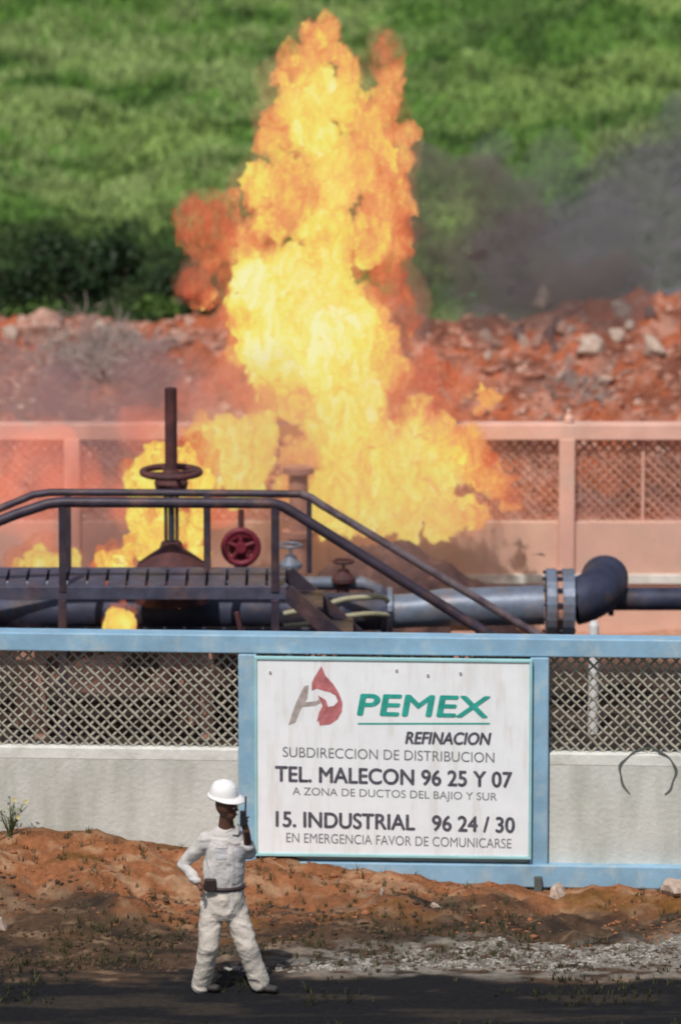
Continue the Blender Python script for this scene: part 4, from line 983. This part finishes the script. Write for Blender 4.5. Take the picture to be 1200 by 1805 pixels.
def hand(w_, h_, dirv, side, curl, name='hand'):
    """palm with four fingers and a thumb, each its own bent chain"""
    d = Vector(dirv).normalized(); s_ = Vector(side).normalized(); up = d.cross(s_).normalized()
    hd = skinned(name, [(w_, (.024, .018)), (w_ + d * .045, (.034, .018)), (w_ + d * .085, (.036, .016))], [(0, 1), (1, 2)], M['skin'], man, 0, 1)
    for k, (off, ln) in enumerate([(-.028, .068), (-.010, .078), (.009, .072), (.026, .056)]):
        a = w_ + d * .075 + s_ * off; pts = [(a, .010)]; c = a; dd = d.copy()
        for q in range(3):
            dd = (dd + up * curl).normalized(); c = c + dd * ln / 3; pts.append((c, .009 - q * .001))
        skinned('finger', pts, [(0, 1), (1, 2), (2, 3)], M['skin'], hd, 0, 1)
    a = w_ + d * .03 - s_ * .02; skinned('thumb', [(a, .012), (a - s_ * .03 + d * .03, .011), (a - s_ * .035 + d * .06 + up * .015, .009)], [(0, 1), (1, 2)], M['skin'], hd, 0, 1)
hand(wrR, haR, haR - wrR, (.3, -1, .2), .45)
hand(wrL, haL, haL - wrL, (-.4, -1, 0), .6)
# face
fdir = Vector((.88, -.46, -.10)).normalized(); sidev = fdir.cross(Vector((0, 0, 1))).normalized()
hc = hc0 + Vector((0, 0, .0))
skinned('nose', [(hc + fdir * .085 + Vector((0, 0, .025)), .008), (hc + fdir * .113 + Vector((0, 0, -.008)), .014)], [(0, 1)], M['skin'], body, 0, 1)
for s_ in (-1, 1):
    skinned('ear', [(hc + sidev * s_ * .088 + Vector((0, 0, .02)) - fdir * .01, (.010, .018)), (hc + sidev * s_ * .09 + Vector((0, 0, -.02)) - fdir * .005, (.008, .012))], [(0, 1)], M['skin'], body, 0, 1)
    mb = MB(); mb.lathe(hc + fdir * .088 + sidev * s_ * .033 + Vector((0, 0, .018)), [(.003, -.008), (.010, -.004), (.010, .004), (.003, .008)], 'Z', 8); mb.build('eye', M['helmet'], body)
skinned('mouth', [(hc + fdir * .098 - sidev * .02 + Vector((0, 0, -.045)), .006), (hc + fdir * .098 + sidev * .02 + Vector((0, 0, -.045)), .006)], [(0, 1)], mat('lip', (.13, .05, .04), .5, .1, 5, 0), body, 0, 1)
# shirt: torso with both sleeves, then the trousers
shirt = figure('shirt', [('sect', [(J(395, 1563), (.155, .125)), (J(394, 1550), (.172, .14)), (J(395, 1530), (.175, .15)), (J(396, 1500), (.168, .14)), (J(395, 1480), (.165, .12)), (J(396, 1464), (.115, .085)), (J(398, 1456), (.075, .07))]),
    ('limb', [(shR + Vector((.02, 0, 0)), .082), ((shR + elR) / 2, .064), (elR, .054), (elR * .4 + wrR * .6, .045), (wrR * .93 + elR * .07, .038)]),
    ('limb', [(shL + Vector((-.02, 0, 0)), .082), ((shL + elL) / 2, .068), (elL, .060), (elL * .7 + wrL * .3, .054)])], M['shirt'], man, .010, 4, (.011, .8))
trs = figure('trousers', [('sect', [(J(396, 1562), (.162, .128)), (J(394, 1580), (.178, .145)), (J(393, 1604), (.182, .14)), (J(394, 1618), (.15, .11))]),
    ('limb', [(hpR + Vector((-.0, 0, -.02)), .108), ((hpR + knR) / 2, .098), (knR, .084), ((knR + anR) / 2, .080), (anR + Vector((0, 0, .01)), .080)]),
    ('limb', [(hpL + Vector((.0, 0, -.02)), .108), ((hpL + knL) / 2, .098), (knL, .088), ((knL + anL) / 2, .083), (anL + Vector((0, 0, .0)), .084)])], M['trousers'], man, .010, 3, (.011, .8))
def patch(name, px0, px1, py0, py1, on, m, th=.005, n=5):
    """a piece of cloth sewn on the front: follows the garment under it"""
    fr = []; 
    for j in range(n + 1):
        for i in range(n + 1):
            q = J(px0 + (px1 - px0) * i / n, py0 + (py1 - py0) * j / n, -.1) + Vector((0, -.5, 0)); ok, hit, nr, ix = on.ray_cast(q, Vector((0, 1, 0)))
            fr.append((hit if ok else q + Vector((0, .5, 0))) + Vector((0, -th, 0)))
    N = (n + 1) ** 2; vs = fr + [p + Vector((0, th * 1.6, 0)) for p in fr]; W = n + 1
    fs = [(j * W + i, j * W + i + 1, (j + 1) * W + i + 1, (j + 1) * W + i) for j in range(n) for i in range(n)]
    fs += [tuple(k + N for k in f)[::-1] for f in fs]
    for i in range(n):
        fs += [(i, i + 1, i + 1 + N, i + N), (n * W + i, n * W + i + 1, n * W + i + 1 + N, n * W + i + N), (i * W, (i + 1) * W, (i + 1) * W + N, i * W + N), (i * W + n, (i + 1) * W + n, (i + 1) * W + n + N, i * W + n + N)]
    mb = MB(); mb.add(vs, fs, False); return mb.build(name, m, on)
M['cloth_dark'] = mat('shirt_pocket_cloth', (.50, .49, .52), .9, .15, 6, .3, spec=.1)
patch('pocket', 380, 399, 1490, 1512, shirt, M['cloth_dark']); patch('pocket', 417, 428, 1490, 1512, shirt, M['cloth_dark'])
patch('pocket_flap', 379, 400, 1486, 1493, shirt, M['shirt'], .010, 3); patch('pocket_flap', 416, 429, 1486, 1493, shirt, M['shirt'], .010, 3)
patch('placket', 409, 413, 1480, 1556, shirt, M['cloth_dark'], .004, 7)
patch('fly', 407, 410, 1572, 1604, trs, M['cloth_dark'], .004, 3)
# collar flaps round the open neck
for s_ in (-1, 1):
    mb = MB(); a = nkb + Vector((0.04, -.08, .035)); mb.add([a + Vector((s_ * .055, .03, .03)), a + Vector((s_ * .012, -.012, -.055)), a + Vector((s_ * .06, .0, -.06)), a + Vector((s_ * .085, .05, .0)),
        a + Vector((s_ * .055, .04, .022)), a + Vector((s_ * .012, -.002, -.063)), a + Vector((s_ * .06, .01, -.068)), a + Vector((s_ * .085, .06, -.008))], [(0, 1, 2, 3), (7, 6, 5, 4), (0, 4, 5, 1), (1, 5, 6, 2), (2, 6, 7, 3), (3, 7, 4, 0)]); mb.build('collar', M['shirt'], man)
# collar opening with the throat, belt, pouch, boots, helmet, radio
mb = MB(); c = J(395, 1562); mb.torus(c, .166, .020, 'Z', 30, 8, .80); belt = mb.build('belt', M['leather'], man)
mb = MB(); mb.box(J(371, 1560, -.135), (.10, .05, .11)); mb.build('pouch', M['leather'], belt, .012)
for nm, p, dr in (('boot', anR, Vector((.95, -.4, 0))), ('boot', anL, Vector((.9, -.42, 0)))):
    dr = dr.normalized(); gp = Vector((p.x, p.y, 0)); gp.z = gz(base.x + p.x, base.y + p.y) + .045
    skinned('boot', [(Vector((p.x, p.y, p.z - .01)), .05), (gp - dr * .03 + Vector((0, 0, .03)), .052), (gp - dr * .07, (.042, .04)), (gp + dr * .08, (.045, .035)), (gp + dr * .17, (.045, .030))], [(0, 1), (1, 2), (1, 3), (3, 4)], M['boot'], man, 0, 2)
hb = J(394, 1401, -.03)
hm = []
for i in range(9):
    t = i / 8 * math.pi / 2; hm.append((.122 * math.cos(t) ** .62 + .001, (.128 * math.sin(t))))
mb = MB(); mb.lathe((0, 0, 0), [(.128, -.012)] + hm, 'Z', 32); mb.sm = [True] * len(mb.f)
hel = mb.build('helmet', M['helmet'], man, 0, tuple(hb)); hel.rotation_euler = (R(6), R(6), 0)
mb = MB(); vs = []; n = 32                                   # brim, longest over the face
for ring_ in range(3):
    for i in range(n):
        a = 2 * math.pi * i / n; f_ = max(0, math.cos(a - math.atan2(fdir.y, fdir.x))); rr0 = [.118, .132 + .022 * f_, .138 + .065 * f_ ** 1.5][ring_]
        vs.append((rr0 * math.cos(a), rr0 * math.sin(a), [.004, .0, -.012][ring_]))
vs += [(x, y, z - .008) for x, y, z in vs]
fs = [(q * n + i, q * n + (i + 1) % n, (q + 1) * n + (i + 1) % n, (q + 1) * n + i) for q in range(2) for i in range(n)]
fs += [tuple(k + 3 * n for k in f)[::-1] for f in fs]; fs += [(2 * n + i, 2 * n + (i + 1) % n, 5 * n + (i + 1) % n, 5 * n + i) for i in range(n)]
mb.add(vs, fs, True); mb.build('brim', M['helmet'], hel)
mb = MB(); mb.tube([(-.10 * fdir.x, -.10 * fdir.y, .09), (0, 0, .130), (.10 * fdir.x, .10 * fdir.y, .09)], [.008, .012, .008], 8); mb.build('ridge', M['helmet'], hel)
# hand-held radio at the mouth
rp = base + haL + Vector((0, -.03, .03))
re_ = empty('hand_radio', tuple(rp), 0, 'black two-way radio held up to the person\'s mouth', 'radio')
mb = MB(); mb.box((0, 0, 0), (.055, .035, .13)); mb.build('case', M['radio'], re_, .006)
mb = MB(); mb.tube([(.018, 0, .06), (.022, 0, .19)], .007, 8); mb.build('antenna', M['radio'], re_)
